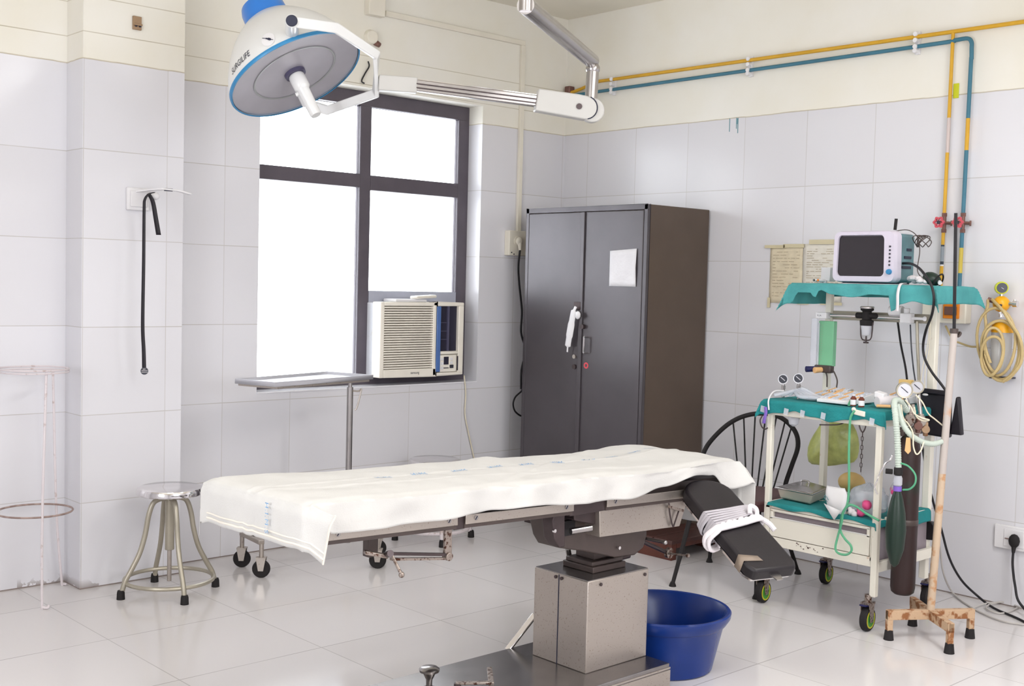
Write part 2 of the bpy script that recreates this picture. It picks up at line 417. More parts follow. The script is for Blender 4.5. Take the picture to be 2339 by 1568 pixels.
for x0, x1, z0, z1 in ((-2.15, -1.508, 2.036, 2.42), (-1.433, -0.785, 2.034, 2.42), (-2.15, -1.508, 0.885, 1.96), (-1.433, -0.785, 1.378, 1.95)):
    MB().box((x0, 0.142, z0), (x1, 0.146, z1)).build('pane', 'glass', winf)
for n, pts in (('window_2', ((-6.72, -3.75, 1.05), (-6.68, -2.25, 2.45))),):
    a, b = pts
    f = MB()
    for yy in (a[1], -3.02, b[1]-0.06): f.box((a[0], yy, a[2]), (b[0], yy+0.06, b[2]))
    f.box((a[0], a[1], a[2]), (b[0], b[1], a[2]+0.06)).box((a[0], a[1], b[2]-0.06), (b[0], b[1], b[2])).box((a[0], a[1], 1.95), (b[0], b[1], 2.0))
    struct(n, f, 'window_brown')
f = MB()
for xx in (-4.3, -3.43, -2.56): f.box((xx, -6.52, 1.1), (xx+0.06, -6.48, 2.5))
f.box((-4.3, -6.52, 1.1), (-2.5, -6.48, 1.16)).box((-4.3, -6.52, 2.44), (-2.5, -6.48, 2.5))
struct('window_3', f, 'window_brown')

# ---------------------------------------------------------------- window air conditioner
ac = thing('air_conditioner', 'cream window air conditioner with a slatted front fitted in the lower right of the window', 'air conditioner', (-1.15, 0.04, 0.885))
MB().box((-1.44, 0.04, 0.89), (-0.862, 0.55, 1.312)).build('casing', 'ac_white', ac, bevel=0.006)
fp = MB()
fp.box((-1.456, -0.03, 0.888), (-1.428, 0.05, 1.318)).box((-1.076, -0.03, 0.888), (-1.050, 0.05, 1.318)).box((-1.43, -0.03, 0.888), (-1.05, 0.05, 0.934)).box((-1.43, -0.03, 1.296), (-1.05, 0.05, 1.318))
fp.box((-1.05, -0.03, 0.888), (-0.842, 0.05, 0.905)).box((-1.05, -0.03, 1.296), (-0.842, 0.05, 1.318)).box((-0.882, -0.03, 0.9), (-0.842, 0.05, 1.3)).box((-1.022, -0.03, 1.012), (-0.88, 0.05, 1.03))
fp.box((-1.05, 0.0, 0.9), (-0.86, 0.05, 1.3)).box((-1.43, 0.02, 0.93), (-1.07, 0.05, 1.30))
fpo = fp.build('front_panel', 'ac_cream', ac, bevel=0.005)
MB().box((-1.428, -0.005, 0.934), (-1.076, 0.021, 1.296)).build('intake_recess', 'ac_slot', ac)
g = MB()
for k in range(26):
    z = 0.938+k*0.0138
    g.prism([(0, 0), (0.022, 0.004), (0.022, 0.0105), (0, 0.0075)], (-1.43, -0.027, z), (0, 1, 0), (0, 0, 1), (0.355, 0, 0))
g.build('louvre_grille', 'ac_cream', ac)
MB().box((-1.052, -0.036, 0.91), (-1.022, -0.01, 1.295)).build('trim_strip', 'ac_blue', ac, bevel=0.004)['label'] = 'vertical blue strip'
MB().box((-1.022, -0.008, 1.03), (-0.882, 0.004, 1.296)).build('outlet_grille', 'ac_dark', ac)
g = MB()
for z in (1.098, 1.147, 1.197): g.box((-1.02, -0.016, z), (-0.955, -0.008, z+0.003))
g.box((-0.958, -0.018, 1.03), (-0.945, -0.008, 1.296))
g.build('outlet_vane', 'dark_grille_bar', ac)
cp = MB().box((-1.02, -0.028, 0.908), (-0.892, -0.002, 1.008)).build('control_panel', 'ac_cream', ac, bevel=0.003)
MB().box((-0.99, -0.031, 0.952), (-0.955, -0.027, 0.998)).build('display', 'ac_dark', cp)
for i, (x, z) in enumerate(((-1.012, 0.985), (-1.012, 0.958), (-1.012, 0.932), (-0.942, 0.985), (-0.942, 0.962))):
    MB().box((x, -0.033, z-0.008), (x+0.018, -0.027, z+0.008)).build('button', 'white_plastic', cp, bevel=0.002)
MB().box((-0.945, -0.034, 0.93), (-0.918, -0.027, 0.95)).build('button', 'gauge_dark', cp, bevel=0.002)['label'] = 'dark green square power button'
MB().box((-0.99, -0.033, 0.93), (-0.955, -0.027, 0.934)).box((-0.888, -0.033, 0.915), (-0.884, -0.027, 1.0)).build('slot', 'ac_dark', cp)
lettering('samsung', 0.022, (-1.238, -0.031, 0.905), (1, 0, 0), (0, 0, 1), 'ink', ac, 'brand_lettering', width=0.85)
# remote and folded paper lying on the air conditioner
tag(MB().box((-1.345, -0.02, 1.3185), (-1.12, 0.10, 1.335)).build('folded_booklet', 'white_plastic', bevel=0.004), 'thin white booklet lying on top of the air conditioner', 'booklet')
rm = MB().obox((-1.13, 0.0, 1.349), (0.085, 0.015, 0.004), (-0.006, 0.028, 0), (0, 0, 0.0085)).build('remote_control', 'ac_cream', bevel=0.006)
tag(rm, 'cream remote control lying across the booklet on the air conditioner', 'remote control')
c = MB().tube([(-0.816,-0.012,0.881), (-0.799,-0.012,0.769), (-0.802,-0.012,0.650), (-0.770,-0.012,0.528), (-0.732,-0.012,0.405), (-0.703,-0.012,0.282), (-0.78, -0.03, 0.05), (-0.75, -0.06, 0.006)], 0.004, 6)
tag(c.build('drain_cord', 'cable_cream'), 'thin cream cord hanging down the wall below the air conditioner', 'cord')

# ---------------------------------------------------------------- trunking, sockets and boxes on the window wall
tk = MB().box((-1.45, -0.018, 2.905), (-0.385, -0.0005, 2.935)).box((-0.415, -0.02, 1.766), (-0.385, -0.0005, 2.905))
tag(tk.build('cable_trunking', 'cream_trunking', bevel=0.002), 'cream cable trunking running above the window and down to the socket box', 'trunking')
tag(MB().box((-1.585, -0.045, 2.89), (-1.475, 0, 3.05)).build('junction_box', 'cream_trunking', bevel=0.004), 'square cream junction box high on the wall above the window', 'junction box')
rc = thing('ceiling_rose', 'round white cap with a short brown stub on the wall above the window', 'cap', (-1.53, 0, 2.77))
MB().cyl((-1.545, 0, 2.775), (-1.545, -0.03, 2.775), 0.043, 0.036, 24).build('cover', 'cream_trunking', rc, bevel=0.004)
MB().cyl((-1.515, -0.002, 2.755), (-1.50, -0.03, 2.735), 0.018, 0.014, 12).build('cable_stub', 'valve_brown', rc)
tag(MB().tube([(-1.562,-0.012,2.641), (-1.555,-0.012,2.614), (-1.581,-0.012,2.572), (-1.603,-0.012,2.529), (-1.585,-0.012,2.517)], 0.004, 6).build('loose_wire', 'cable_black'), 'short curled dark wire on the wall between the lamp and its yoke', 'wire')
sb = thing('socket_box', 'cream surface socket box with a plug on the wall left of the grey cupboard', 'socket', (-0.44, 0, 1.61))
MB().box((-0.505, -0.045, 1.612), (-0.355, 0, 1.765)).build('back_box', 'cream_trunking', sb, bevel=0.004)
MB().cyl((-0.44, -0.045, 1.70), (-0.44, -0.05, 1.70), 0.03, n=24).build('socket_face', 'cream_trunking', sb, bevel=0.002)
for x, z in ((-0.495, 1.63), (-0.37, 1.75), (-0.475, 1.62)): MB().cyl((x+0.01, -0.045, z), (x+0.01, -0.048, z), 0.004, n=8).build('screw', 'gauge_dark', sb)
pl = thing('cream_plug', 'round cream plug with a black cable in the socket left of the cupboard', 'plug', (-0.44, -0.05, 1.68))
MB().sph((-0.437, -0.062, 1.70), 0.026, (1, 0.6, 1)).cyl((-0.437, -0.066, 1.69), (-0.437, -0.07, 1.645), 0.013, 0.009).build('plug_body', 'cream_trunking', pl)
MB().tube([(-0.437, -0.07, 1.65), (-0.438,-0.060,1.543), (-0.417,-0.050,1.435), (-0.380,-0.040,1.272), (-0.382,-0.040,1.136), (-0.341,-0.040,1.025), (-0.37, -0.04, 0.9), (-0.37, -0.04, 0.78)], 0.0065, 8).build('cable', 'cable_black', pl)
MB().tube([(-0.36, -0.04, 0.80), (-0.381,-0.060,0.773), (-0.435,-0.060,0.735), (-0.452,-0.060,0.689), (-0.428,-0.060,0.641), (-0.364,-0.060,0.616), (-0.33, -0.05, 0.70)], 0.0055, 8).build('cable_loop', 'cable_black', pl)

# ---------------------------------------------------------------- pillar fixtures
hk = thing('rusty_bracket', 'small tan rusty bracket screwed high on the pillar', 'bracket', (-2.974, -0.178, 2.56))
MB().box((-2.998, -0.19, 2.557), (-2.957, -0.178, 2.618)).box((-2.998, -0.2, 2.575), (-2.957, -0.19, 2.584)).build('plate', 'bronze', hk, bevel=0.002)
for x in (-2.985, -2.966): MB().cyl((x, -0.19, 2.574), (x, -0.196, 2.574), 0.005, n=8).build('screw', 'ink', hk)
wb = thing('wall_bracket', 'white square wall plate with a thin white arm on the pillar', 'bracket', (-2.97, -0.178, 1.73))
MB().box((-3.022, -0.196, 1.735), (-2.915, -0.178, 1.838)).box((-3.008, -0.205, 1.75), (-2.928, -0.196, 1.824)).build('wall_plate', 'white_plastic', wb, bevel=0.004)
MB().bar([(-2.975, -0.196, 1.82), (-2.93, -0.26, 1.83), (-2.910,-0.320,1.832), (-2.839,-0.320,1.830), (-2.775,-0.320,1.818)], 0.03, 0.008, (0, 0, 1)).build('arm', 'white_plastic', wb, bevel=0.002)
MB().sph((-2.942,-0.300,1.799), 0.024, (1.1, 0.8, 0.8)).build('clamp_knob', 'white_plastic', wb)
MB().box((-2.902,-0.325,1.837), (-2.864,-0.315,1.824)).build('slot', 'ink', wb)
st = thing('black_strap', 'long black webbing strap with a buckle hanging from the white arm on the pillar', 'strap', (-2.986,-0.310,0.981))
def strip(P, w, side):
    P = catmull(P, 6); side = V(side).normalized(); mb = MB(); m = len(P)
    vs = []
    for i, p in enumerate(P):
        ww = w[0]+(w[1]-w[0])*i/(m-1) if isinstance(w, tuple) else w
        vs += [p-side*ww/2, p+side*ww/2]
    return mb.add(vs, [(2*i, 2*i+1, 2*i+3, 2*i+2) for i in range(m-1)])
RS = (0.734, -0.678, 0.0)
strip([(-2.957,-0.330,1.813), (-2.987,-0.340,1.803), (-3.003,-0.335,1.778), (-3.004,-0.330,1.731), (-3.004,-0.330,1.495), (-3.006,-0.330,1.218), (-3.000,-0.330,1.099), (-2.997,-0.330,1.009)], (0.010, 0.018), RS).build('long_tail', 'leather_black', st, thick=0.003)
strip([(-2.980,-0.325,1.804), (-2.960,-0.325,1.769), (-2.945,-0.325,1.695), (-2.931,-0.325,1.622)], (0.018, 0.022), RS).build('short_tail', 'leather_black', st, thick=0.003)
MB().lathe([(0.0, -0.004), (0.017, -0.004), (0.017, 0.004), (0.0, 0.004)], (-2.998,-0.335,1.003), (0.68, 0.73, 0), 16).build('buckle', 'gauge_dark', st, bevel=0.001)
for k in range(3): MB().box((-3.009,-0.342,1.014), (-2.990,-0.342,1.010)).build('buckle_bar', 'chrome', st) if k == 0 else MB().obox(V((-3.001,-0.342,1.012))-V((0, 0, 0.007*k)), (0.010, -0.009, 0), (0, 0.001, 0), (0, 0, 0.0012)).build('buckle_bar', 'chrome', st)

# ---------------------------------------------------------------- cupboard
cb = thing('steel_cupboard', 'tall grey steel two-door cupboard standing in the corner', 'cupboard', (-0.29, -0.72, 0))
X0 = -0.55
body = MB().box((X0+0.02, -1.19, 0.06), (-0.015, -0.24, 1.887)).build('body', 'cabinet_side', cb, bevel=0.004)
fr = MB().box((X0, -1.19, 0.06), (X0+0.022, -1.166, 1.887)).box((X0, -0.264, 0.06), (X0+0.022, -0.24, 1.887)).box((X0, -1.19, 1.858), (X0+0.022, -0.24, 1.887)).box((X0, -1.19, 0.06), (X0+0.022, -0.24, 0.11))
fr.build('front_frame', 'cabinet_grey', cb, bevel=0.002)
MB().box((X0-0.002, -0.700, 0.112), (X0+0.018, -0.267, 1.855)).build('door', 'cabinet_grey', cb, bevel=0.003)
d2 = MB().box((X0-0.002, -1.163, 0.112), (X0+0.018, -0.728, 1.855)).build('door', 'cabinet_grey', cb, bevel=0.003)
MB().box((X0-0.012, -0.732, 0.112), (X0-0.002, -0.704, 1.855)).build('door_strip', 'cabinet_grey', cb, bevel=0.002)
h = MB().tube([(X0-0.002, -0.775, 1.148), (X0-0.03, -0.775, 1.148), (X0-0.034, -0.775, 1.14), (X0-0.034, -0.775, 1.065), (X0-0.03, -0.775, 1.057), (X0-0.002, -0.775, 1.057)], 0.0055, 8, 3)
h.build('handle', 'chrome', cb)
MB().cyl((X0-0.002, -0.742, 1.205), (X0-0.022, -0.742, 1.205), 0.014, n=14).build('lock', 'dark_metal', cb)
MB().cyl((X0-0.002, -0.675, 1.03), (X0-0.01, -0.675, 1.03), 0.012, n=14).build('lock', 'worn_steel', cb)
MB().cyl((X0-0.002, -0.678, 0.972), (X0-0.012, -0.678, 0.972), 0.014, n=14).build('lock', 'dark_metal', cb)
MB().box((X0-0.014, -0.72, 1.30), (X0-0.002, -0.665, 1.345)).build('hasp', 'dark_metal', cb, bevel=0.003)
for x in (X0+0.05, -0.06):
    for y in (-1.14, -0.30): MB().box((x-0.03, y-0.03, 0), (x+0.03, y+0.03, 0.06)).build('foot', 'dark_metal', cb)
nt_ = MB().grid(lambda u, v: V((X0-0.006-0.012*max(0, u-0.75)*4*(0.5-abs(v-0.5)), -0.93-0.195*u, 1.44+0.195*v+0.012*u*v)), 12, 8)
tag(nt_.build('paper_notice', 'paper_door', thick=0.001), 'creased white paper notice taped to the right cupboard door', 'notice')
tw = MB()
tw.tube([(X0-0.03, -0.700, 1.318), (X0-0.034, -0.686, 1.28), (X0-0.034, -0.665, 1.18), (X0-0.032, -0.648, 1.10), (X0-0.03, -0.642, 1.055)], [0.010, 0.022, 0.026, 0.022, 0.006], 10, 6, flat=0.35)
tw.sph((X0-0.034, -0.722, 1.27), 0.022, (0.5, 0.9, 1.1), 10)
tag(tw.build('hanging_rag', 'white_plastic'), 'twisted white cloth strip hanging from the cupboard hasp', 'rag')
tag(MB().ring([(0.009, 0), (0.018, 0), (0.018, 0.0015), (0.009, 0.0015)], (X0-0.0022, -0.768, 0.985), (-1, 0, 0), 20).build('round_sticker', 'sticker_red'), 'small red ring sticker on the right cupboard door below the handle', 'sticker')

# ---------------------------------------------------------------- gas pipes on the right wall
px = -0.03
yp = thing('yellow_gas_pipe', 'yellow gas pipe high on the right wall with a drop to a red valve', 'pipe', (px, -2.6, 1.49))
MB().tube([(px, -0.02, 2.662), (px, -0.10, 2.662), (px, -0.30, 2.70), (px, -0.5, 2.703), (px, -3.0, 2.69), (px, -6.3, 2.68)], 0.010, 10, 3).build('main_run', 'pipe_yellow', yp)
def pieces(x, y0, y1, segs, parent, r):
    for za, zb, m_ in segs:
        f = lambda z: y0+(y1-y0)*(2.69-z)/1.2
        MB().cyl((x, f(za), za), (x, f(zb), zb), r, n=12).build('drop_section', m_, parent)
pieces(px, -2.612, -2.606, ((2.69, 2.285, 'pipe_yellow'), (2.285, 2.12, 'pipe_bare'), (2.12, 1.68, 'pipe_yellow'), (1.68, 1.672, 'label_black'), (1.672, 1.60, 'label_grey'), (1.60, 1.585, 'label_black'), (1.585, 1.578, 'white_plastic'), (1.578, 1.45, 'pipe_yellow')), yp, 0.0085)
bp_ = thing('blue_gas_pipe', 'blue-green gas pipe below the yellow one, bending down to the second red valve', 'pipe', (px, -2.7, 1.44))
MB().tube([(px, -0.10, 2.64), (px, -0.5, 2.642), (px, -2.4, 2.645), (px, -2.62, 2.65), (px, -2.685, 2.650), (px, -2.705, 2.63), (px, -2.707, 2.60), (px, -2.709, 2.55)], 0.010, 10, 4).build('main_run', 'pipe_blue', bp_)
pieces(px, -2.708, -2.70, ((2.56, 2.275, 'pipe_blue'), (2.275, 2.125, 'pipe_yellow'), (2.125, 1.665, 'pipe_blue'), (1.665, 1.545, 'label_yellow'), (1.545, 1.42, 'pipe_blue')), bp_, 0.0095)
def valve(parent, y, z):
    v = MB().cyl((px, y, z+0.045), (px, y, z-0.045), 0.0095, n=12).cyl((px, y, z+0.047), (px, y, z+0.030), 0.0135, n=6).cyl((px, y, z-0.030), (px, y, z-0.047), 0.0135, n=6)
    v.cyl((px-0.05, y+0.0, z), (px, y, z), 0.009, n=10).cyl((px, y, z), (px+0.012, y-0.03, z-0.002), 0.008, n=8).cyl((px+0.008, y-0.028, z-0.002), (px+0.012, y-0.036, z-0.002), 0.013, n=8)
    o = v.build('valve_body', 'valve_brown', parent)
    hw = MB()
    prof = []
    n = 36; vs = []; fs = []
    for k in range(n):
        t = 2*PI*k/n; r = 0.026+0.0035*math.cos(6*t)
        for (dr, dx) in ((0, 0.005), (0, -0.005), (-0.010, -0.006), (-0.010, 0.006)):
            vs.append((px-0.052+dx, y+math.cos(t)*(r+dr), z+math.sin(t)*(r+dr)))
    for k in range(n):
        j = (k+1) % n
        for q in range(4):
            q2 = (q+1) % 4; fs.append((k*4+q, k*4+q2, j*4+q2, j*4+q))
    hw.add(vs, fs)
    for a in (0, 1, 2):
        t = a*PI/3+0.3; hw.bar([(px-0.052, y-math.cos(t)*0.018, z-math.sin(t)*0.018), (px-0.052, y+math.cos(t)*0.018, z+math.sin(t)*0.018)], 0.005, 0.005, (1, 0, 0))
    hw.build('handwheel', 'valve_red', o)
    MB().cyl((px-0.058, y, z), (px-0.046, y, z), 0.009, n=10).build('nut', 'gauge_dark', o)
valve(yp, -2.609, 1.785); valve(bp_, -2.703, 1.783)
for y in (-0.424, -1.437, -2.424):
    c = MB()
    for z in (2.705, 2.675, 2.645, 2.625): c.cyl((-0.004, y, z), (-0.046, y, z), 0.012, n=10)
    c.box((-0.02, y-0.012, 2.61), (0, y+0.012, 2.72))
    tag(c.build('pipe_clip', 'white_plastic', bevel=0.002), {-0.424: 'white double pipe clip nearest the corner', -1.437: 'middle white double pipe clip, left of the drop pipes', -2.424: 'white double pipe clip just left of the yellow drop pipe'}[y], 'clip', 'clips holding the gas pipes')
e = MB().box((-0.05, -0.03, 2.655), (-0.001, -0.075, 2.70))
tag(e.build('pipe_end_cap', 'valve_brown', bevel=0.006), 'rusty brown stop at the corner end of the yellow pipe', 'cap')

# ---------------------------------------------------------------- switch box, vacuum regulator, outlet
sw = thing('switch_box', 'cream surface switch box with an orange breaker on the right wall behind the pole', 'switch box', (0, -2.66, 1.30))
MB().box((-0.06, -2.752, 1.305), (0, -2.53, 1.432)).build('housing', 'cream_trunking', sw, bevel=0.006)
MB().box((-0.068, -2.622, 1.335), (-0.06, -2.595, 1.40)).build('switch', 'white_plastic', sw, bevel=0.002)
MB().box((-0.072, -2.616, 1.345), (-0.066, -2.602, 1.385)).build('switch', 'ink', sw)['label'] = 'black rocker switch'
MB().box((-0.075, -2.722, 1.328), (-0.06, -2.645, 1.425)).build('breaker', 'orange', sw, bevel=0.003)
MB().box((-0.082, -2.715, 1.345), (-0.074, -2.655, 1.385)).build('breaker_lever', 'valve_brown', sw, bevel=0.002)
vx = -0.08
vr = thing('vacuum_regulator', 'yellow vacuum regulator with a lime gauge and a clear jar on the right wall', 'regulator', (0, -2.93, 1.06))
GY = V((-0.080,-2.926,1.479)); BY = V((-0.080,-2.929,1.405))
gd = (V((-0.80, -0.52, 0.0))).normalized()
MB().cyl(GY-gd*0.022, GY+gd*0.018, 0.029, n=24).build('gauge_case', 'lime', vr, bevel=0.004)
MB().cyl(GY+gd*0.018, GY+gd*0.0225, 0.023, n=24).build('gauge_face', 'gauge_dark', vr)
MB().bar([GY+gd*0.024+V((0, -0.008, -0.006)), GY+gd*0.024+V((0, 0.008, 0.004))], 0.002, 0.001, gd).build('needle', 'gauge_white', vr)
MB().cyl(GY, BY, 0.008).cyl(BY, (0, BY.y, BY.z), 0.014).build('stem', 'chrome', vr)
MB().sph(BY, 0.038, (1, 1, 1), 20).build('body', 'yellow', vr)
MB().sph(BY+gd*0.036+V((0, 0.008, -0.005)), 0.008, (1, 1, 1), 10).build('port', 'gauge_dark', vr)
MB().cyl(BY, BY+V((-0.0, -0.055, 0.002)), 0.009).cyl(BY+V((0, -0.055, 0.002)), BY+V((0, -0.075, 0.002)), 0.015).cyl(BY+V((0, -0.062, 0.0)), BY+V((0, -0.062, 0.022)), 0.005).build('knob', 'chrome', vr)
MB().cyl(BY+V((0, 0.03, 0.01)), BY+V((-0.01, 0.06, 0.02)), 0.011).build('inlet', 'valve_brown', vr)
JY = BY.y-0.002
MB().cyl((vx, JY, BY.z), (vx, JY, 1.345), 0.012).build('neck', 'chrome', vr)
MB().lathe([(0.0, 0.06), (0.035, 0.055), (0.046, 0.035), (0.05, 0), (0.0, 0)], (vx, JY-0.008, 1.275), (0, 0, 1), 20, False).build('jar_lid', 'yellow', vr)
MB().lathe([(0.0, 0.002), (0.042, 0), (0.044, 0.01), (0.046, 0.20), (0.044, 0.205)], (vx, JY-0.008, 1.075), (0, 0, 1), 20, False).build('jar', 'jar_clear', vr)
MB().box((vx-0.03, JY-0.045, 1.062), (0, JY+0.03, 1.068)).build('jar_bracket', 'ink', vr)
ct = thing('coiled_suction_tube', 'yellowed rubber suction tube coiled over the vacuum regulator', 'tube', (vx, -2.93, 0.98))
CY = V((-0.120,-2.948,1.216))
random.seed(4)
for k in range(5):
    a = 0.084+0.014*random.random(); b = 0.130+0.026*random.random()
    cy = CY.y+random.uniform(-0.022, 0.022); cz = CY.z+random.uniform(-0.03, 0.03); tl = random.uniform(-0.25, 0.25)
    if k == 3: a, b, cz = 0.045, 0.10, CY.z-0.02
    if k == 4: a, b, cy, cz = 0.05, 0.09, CY.y+0.02, CY.z-0.05
    pts = []
    for j in range(28):
        t = 2*PI*j/28
        yy = a*math.cos(t); zz = b*math.sin(t)
        pts.append(V((CY.x-0.008*k-0.01*math.sin(t*2), cy+yy*math.cos(tl)-zz*math.sin(tl)*0.6, cz+yy*math.sin(tl)*0.6+zz)))
    MB().tube(pts, 0.0068, 8, 0, closed=True).build('coil', 'rubber_tube', ct)
MB().tube([BY+V((-0.02, 0.055, 0.015)), (-0.130,-2.889,1.394), (-0.130,-2.879,1.353), (-0.130,-2.885,1.303), (-0.140,-2.890,1.213), (-0.140,-2.919,1.134)], 0.0068, 8).build('lead_end', 'rubber_tube', ct)
MB().tube([BY+V((-0.03, 0.03, 0.02)), (-0.150,-2.969,1.376), (-0.150,-3.003,1.328), (-0.150,-3.054,1.252), (-0.150,-3.066,1.164), (-0.150,-3.038,1.103), (-0.140,-2.980,1.053)], 0.0072, 8).build('lead_end', 'rubber_tube', ct)
MB().tube([(-0.100,-2.834,1.203), (-0.080,-2.789,1.202), (-0.040,-2.715,1.215), (-0.030,-2.679,1.228), (-0.020,-2.635,1.291)], 0.005, 8).build('lead_end', 'rubber_tube', ct)
ol = thing('wall_outlet', 'white double wall outlet plate low on the right wall', 'outlet', (0, -3.0, 0.27))
MB().box((-0.018, -3.10, 0.268), (0, -2.918, 0.378)).build('plate', 'white_plastic', ol, bevel=0.004)
MB().box((-0.022, -3.06, 0.283), (-0.018, -2.965, 0.363)).build('socket_module', 'white_plastic', ol, bevel=0.002)
MB().box((-0.026, -3.0, 0.318), (-0.022, -2.972, 0.321)).build('slot', 'valve_brown', ol)
bpg = thing('black_plug', 'black plug with a black cable in the low white wall outlet', 'plug', (-0.03, -3.02, 0.31))
MB().sph((-0.045, -3.025, 0.318), 0.026, (0.8, 1, 1.25), 12).cyl((-0.045, -3.025, 0.30), (-0.055, -3.028, 0.265), 0.012, 0.007).build('plug_body', 'rubber', bpg)
MB().tube([(-0.055, -3.028, 0.275), (-0.06, -3.03, 0.21), (-0.07, -3.05, 0.12), (-0.10, -3.09, 0.05), (-0.12, -3.2, 0.008), (-0.1, -3.5, 0.006)], 0.006, 8).build('cable', 'cable_black', bpg)
# cables on the floor by the right wall
c = MB().tube([(-0.300,-2.685,0.756), (-0.280,-2.710,0.594), (-0.250,-2.731,0.471), (-0.200,-2.750,0.344), (-0.200,-2.795,0.218), (-0.120,-2.818,0.107), (-0.060,-2.867,0.035), (-0.119,-2.979,0.008), (-0.221,-3.163,0.006), (-0.5, -3.5, 0.006)], 0.0055, 8)
tag(c.build('black_power_cable', 'cable_black'), 'black power cable dropping behind the rusty pole and across the floor', 'cable')
c = MB().tube([(-0.160,-2.705,0.394), (-0.150,-2.725,0.229), (-0.150,-2.745,0.128), (-0.025,-2.725,0.020), (-0.125,-2.836,0.006), (-0.233,-2.972,0.006), (-0.292,-3.099,0.006), (-0.269,-3.184,0.006)], 0.0045, 8)
tag(c.build('white_power_cable', 'cable_white'), 'off-white cable falling behind the pole and spreading on the floor', 'cable')
c = MB().tube([(0.008,-2.704,0.006), (0.144,-2.737,0.006), (0.021,-2.872,0.006), (0.092,-2.945,0.006), (0.046,-3.024,0.006), (-0.089,-3.047,0.006), (-0.182,-3.029,0.006), (-0.149,-2.956,0.012), (-0.011,-2.960,0.014), (0.042,-3.048,0.006)], 0.0045, 8)
tag(c.build('coiled_white_cable', 'cable_white'), 'loose coil of off-white cable on the floor below the wall outlet', 'cable')
c = MB().tube([(-0.291,-2.928,0.006), (-0.133,-2.914,0.006), (-0.080,-2.944,0.018), (0.029,-2.973,0.006), (-0.056,-3.090,0.018)], 0.004, 8)
tag(c.build('thin_white_cable', 'cable_white'), 'thin pale cable lying across the others by the rusty base', 'cable')

# ---------------------------------------------------------------- papers and paint marks on the right wall
def paper(name, y0, y1, z0, z1, m_, label, rows, seed, grp='taped papers'):
    random.seed(seed)
    t = thing(name, label, 'paper', (0, (y0+y1)/2, z0), grp)
    MB().grid(lambda u, v: V((-0.004-0.003*nz(u*4+seed, v*3), y0+(y1-y0)*u, z0+(z1-z0)*v)), 10, 12).build('sheet', m_, t, thick=0.0006)
    ink = MB()
    for k in range(rows):
        z = z1-0.03-(z1-z0-0.05)*k/rows; y = y0+(y1-y0)*0.1
        while y > y1-(y1-y0)*0.12:
            l = random.uniform(0.01, 0.045)
            if random.random() < 0.7: ink.box((-0.0085, y, z), (-0.0080, max(y-l, y1-(y1-y0)*0.08), z+0.0025))
            y -= l+0.008
    ink.build('faded_writing', 'paper_ink', t)
    return t
p1 = paper('wall_chart', -1.605, -1.812, 1.372, 1.676, 'paper', 'yellowed handwritten sheet, left of the two papers taped to the right wall', 15, 1)
p2 = paper('wall_chart', -1.815, -2.05, 1.385, 1.690, 'paper_white', 'paler printed sheet, right of the two papers, partly behind the monitor', 22, 2)
tp = MB()
for a, b in (((-1.57, 1.668), (-1.70, 1.685)), ((-1.69, 1.67), (-1.82, 1.690)), ((-1.85, 1.688), (-2.0, 1.712)), ((-1.60, 1.345), (-1.618, 1.40)), ((-1.79, 1.368), (-1.86, 1.38)), ((-1.93, 1.37), (-2.06, 1.385))):
    tp.box((-0.0105, a[0], a[1]), (-0.0092, b[0], b[1]))
tag(tp.build('adhesive_tape', 'tape_cream'), 'strips of yellowed tape along the edges of the two wall papers', 'tape')
dm = MB()
for y, z0, z1, w_ in ((-1.298, 2.322, 2.396, 0.0022), (-1.345, 2.335, 2.396, 0.002), (-1.355, 2.31, 2.394, 0.0022), (-1.350, 2.36, 2.392, 0.0015)):
    dm.box((-0.0012, y-w_, z0), (0.0, y+w_, z1))
tag(dm.build('paint_drips', 'teal_paint'), 'thin dark teal paint drips on the top row of right-wall tiles', 'paint drips')
tag(MB().box((-0.006, -2.612, 2.38), (0, -2.64, 2.45)).build('yellow_smear', 'lime', bevel=0.002), 'small yellow patch beside the upper yellow drop pipe', 'patch')

# ================================================================ STOOLS, BOWL STAND, TROLLEY STAND
def stool(cx, cy, zs, label, rot, paint='stool_paint'):
    t = thing('revolving_stool', label, 'stool', (cx, cy, 0), 'revolving steel stools')
    k = zs/0.49
    st_ = MB().lathe([(0, -0.004), (0.05, -0.001), (0.132, 0), (0.142, -0.004), (0.146, -0.012), (0.147, -0.030), (0.143, -0.034), (0.0, -0.030)], (cx, cy, zs), (0, 0, 1), 40, False)
    st_.build('seat', 'chrome', t)
    MB().cyl((cx, cy, zs-0.03), (cx, cy, zs-0.05), 0.06, n=20).cyl((cx, cy, zs-0.05), (cx, cy, 0.20*k), 0.021, n=16).build('hub', paint, t, bevel=0.002)
    MB().cyl((cx, cy, 0.21*k), (cx, cy, 0.055), 0.010, n=12).build('screw_rod', 'worn_steel', t)
    for a in rot:
        d = V((math.cos(a), math.sin(a), 0)); c = V((cx, cy, 0))
        pts = [(0.012, 0.435), (0.045, 0.436), (0.078, 0.418), (0.098, 0.36), (0.112, 0.28), (0.135, 0.20), (0.170, 0.13), (0.200, 0.075), (0.212, 0.035)]
        lg = MB().tube([c+d*r+V((0, 0, z*k if z > 0.1 else z)) for r, z in pts], 0.0115, 10, 4).build('leg', paint, t)
        MB().lathe([(0.0185, 0), (0.017, 0.03), (0.014, 0.04)], c+d*0.218, (0, 0, 1), 14).build('rubber_foot', 'rubber', lg)
    ring = [(cx+0.195*math.cos(2*PI*j/48), cy+0.195*math.sin(2*PI*j/48), 0.066) for j in range(48)]
    MB().tube(ring, 0.0095, 8, 0, closed=True).build('foot_ring', paint, t)
    return t
stool(-2.931, -0.463, 0.487, 'revolving steel stool with chrome seat beside the pillar, left of the operating table', [math.radians(a) for a in (173, 261, 352, 81)])
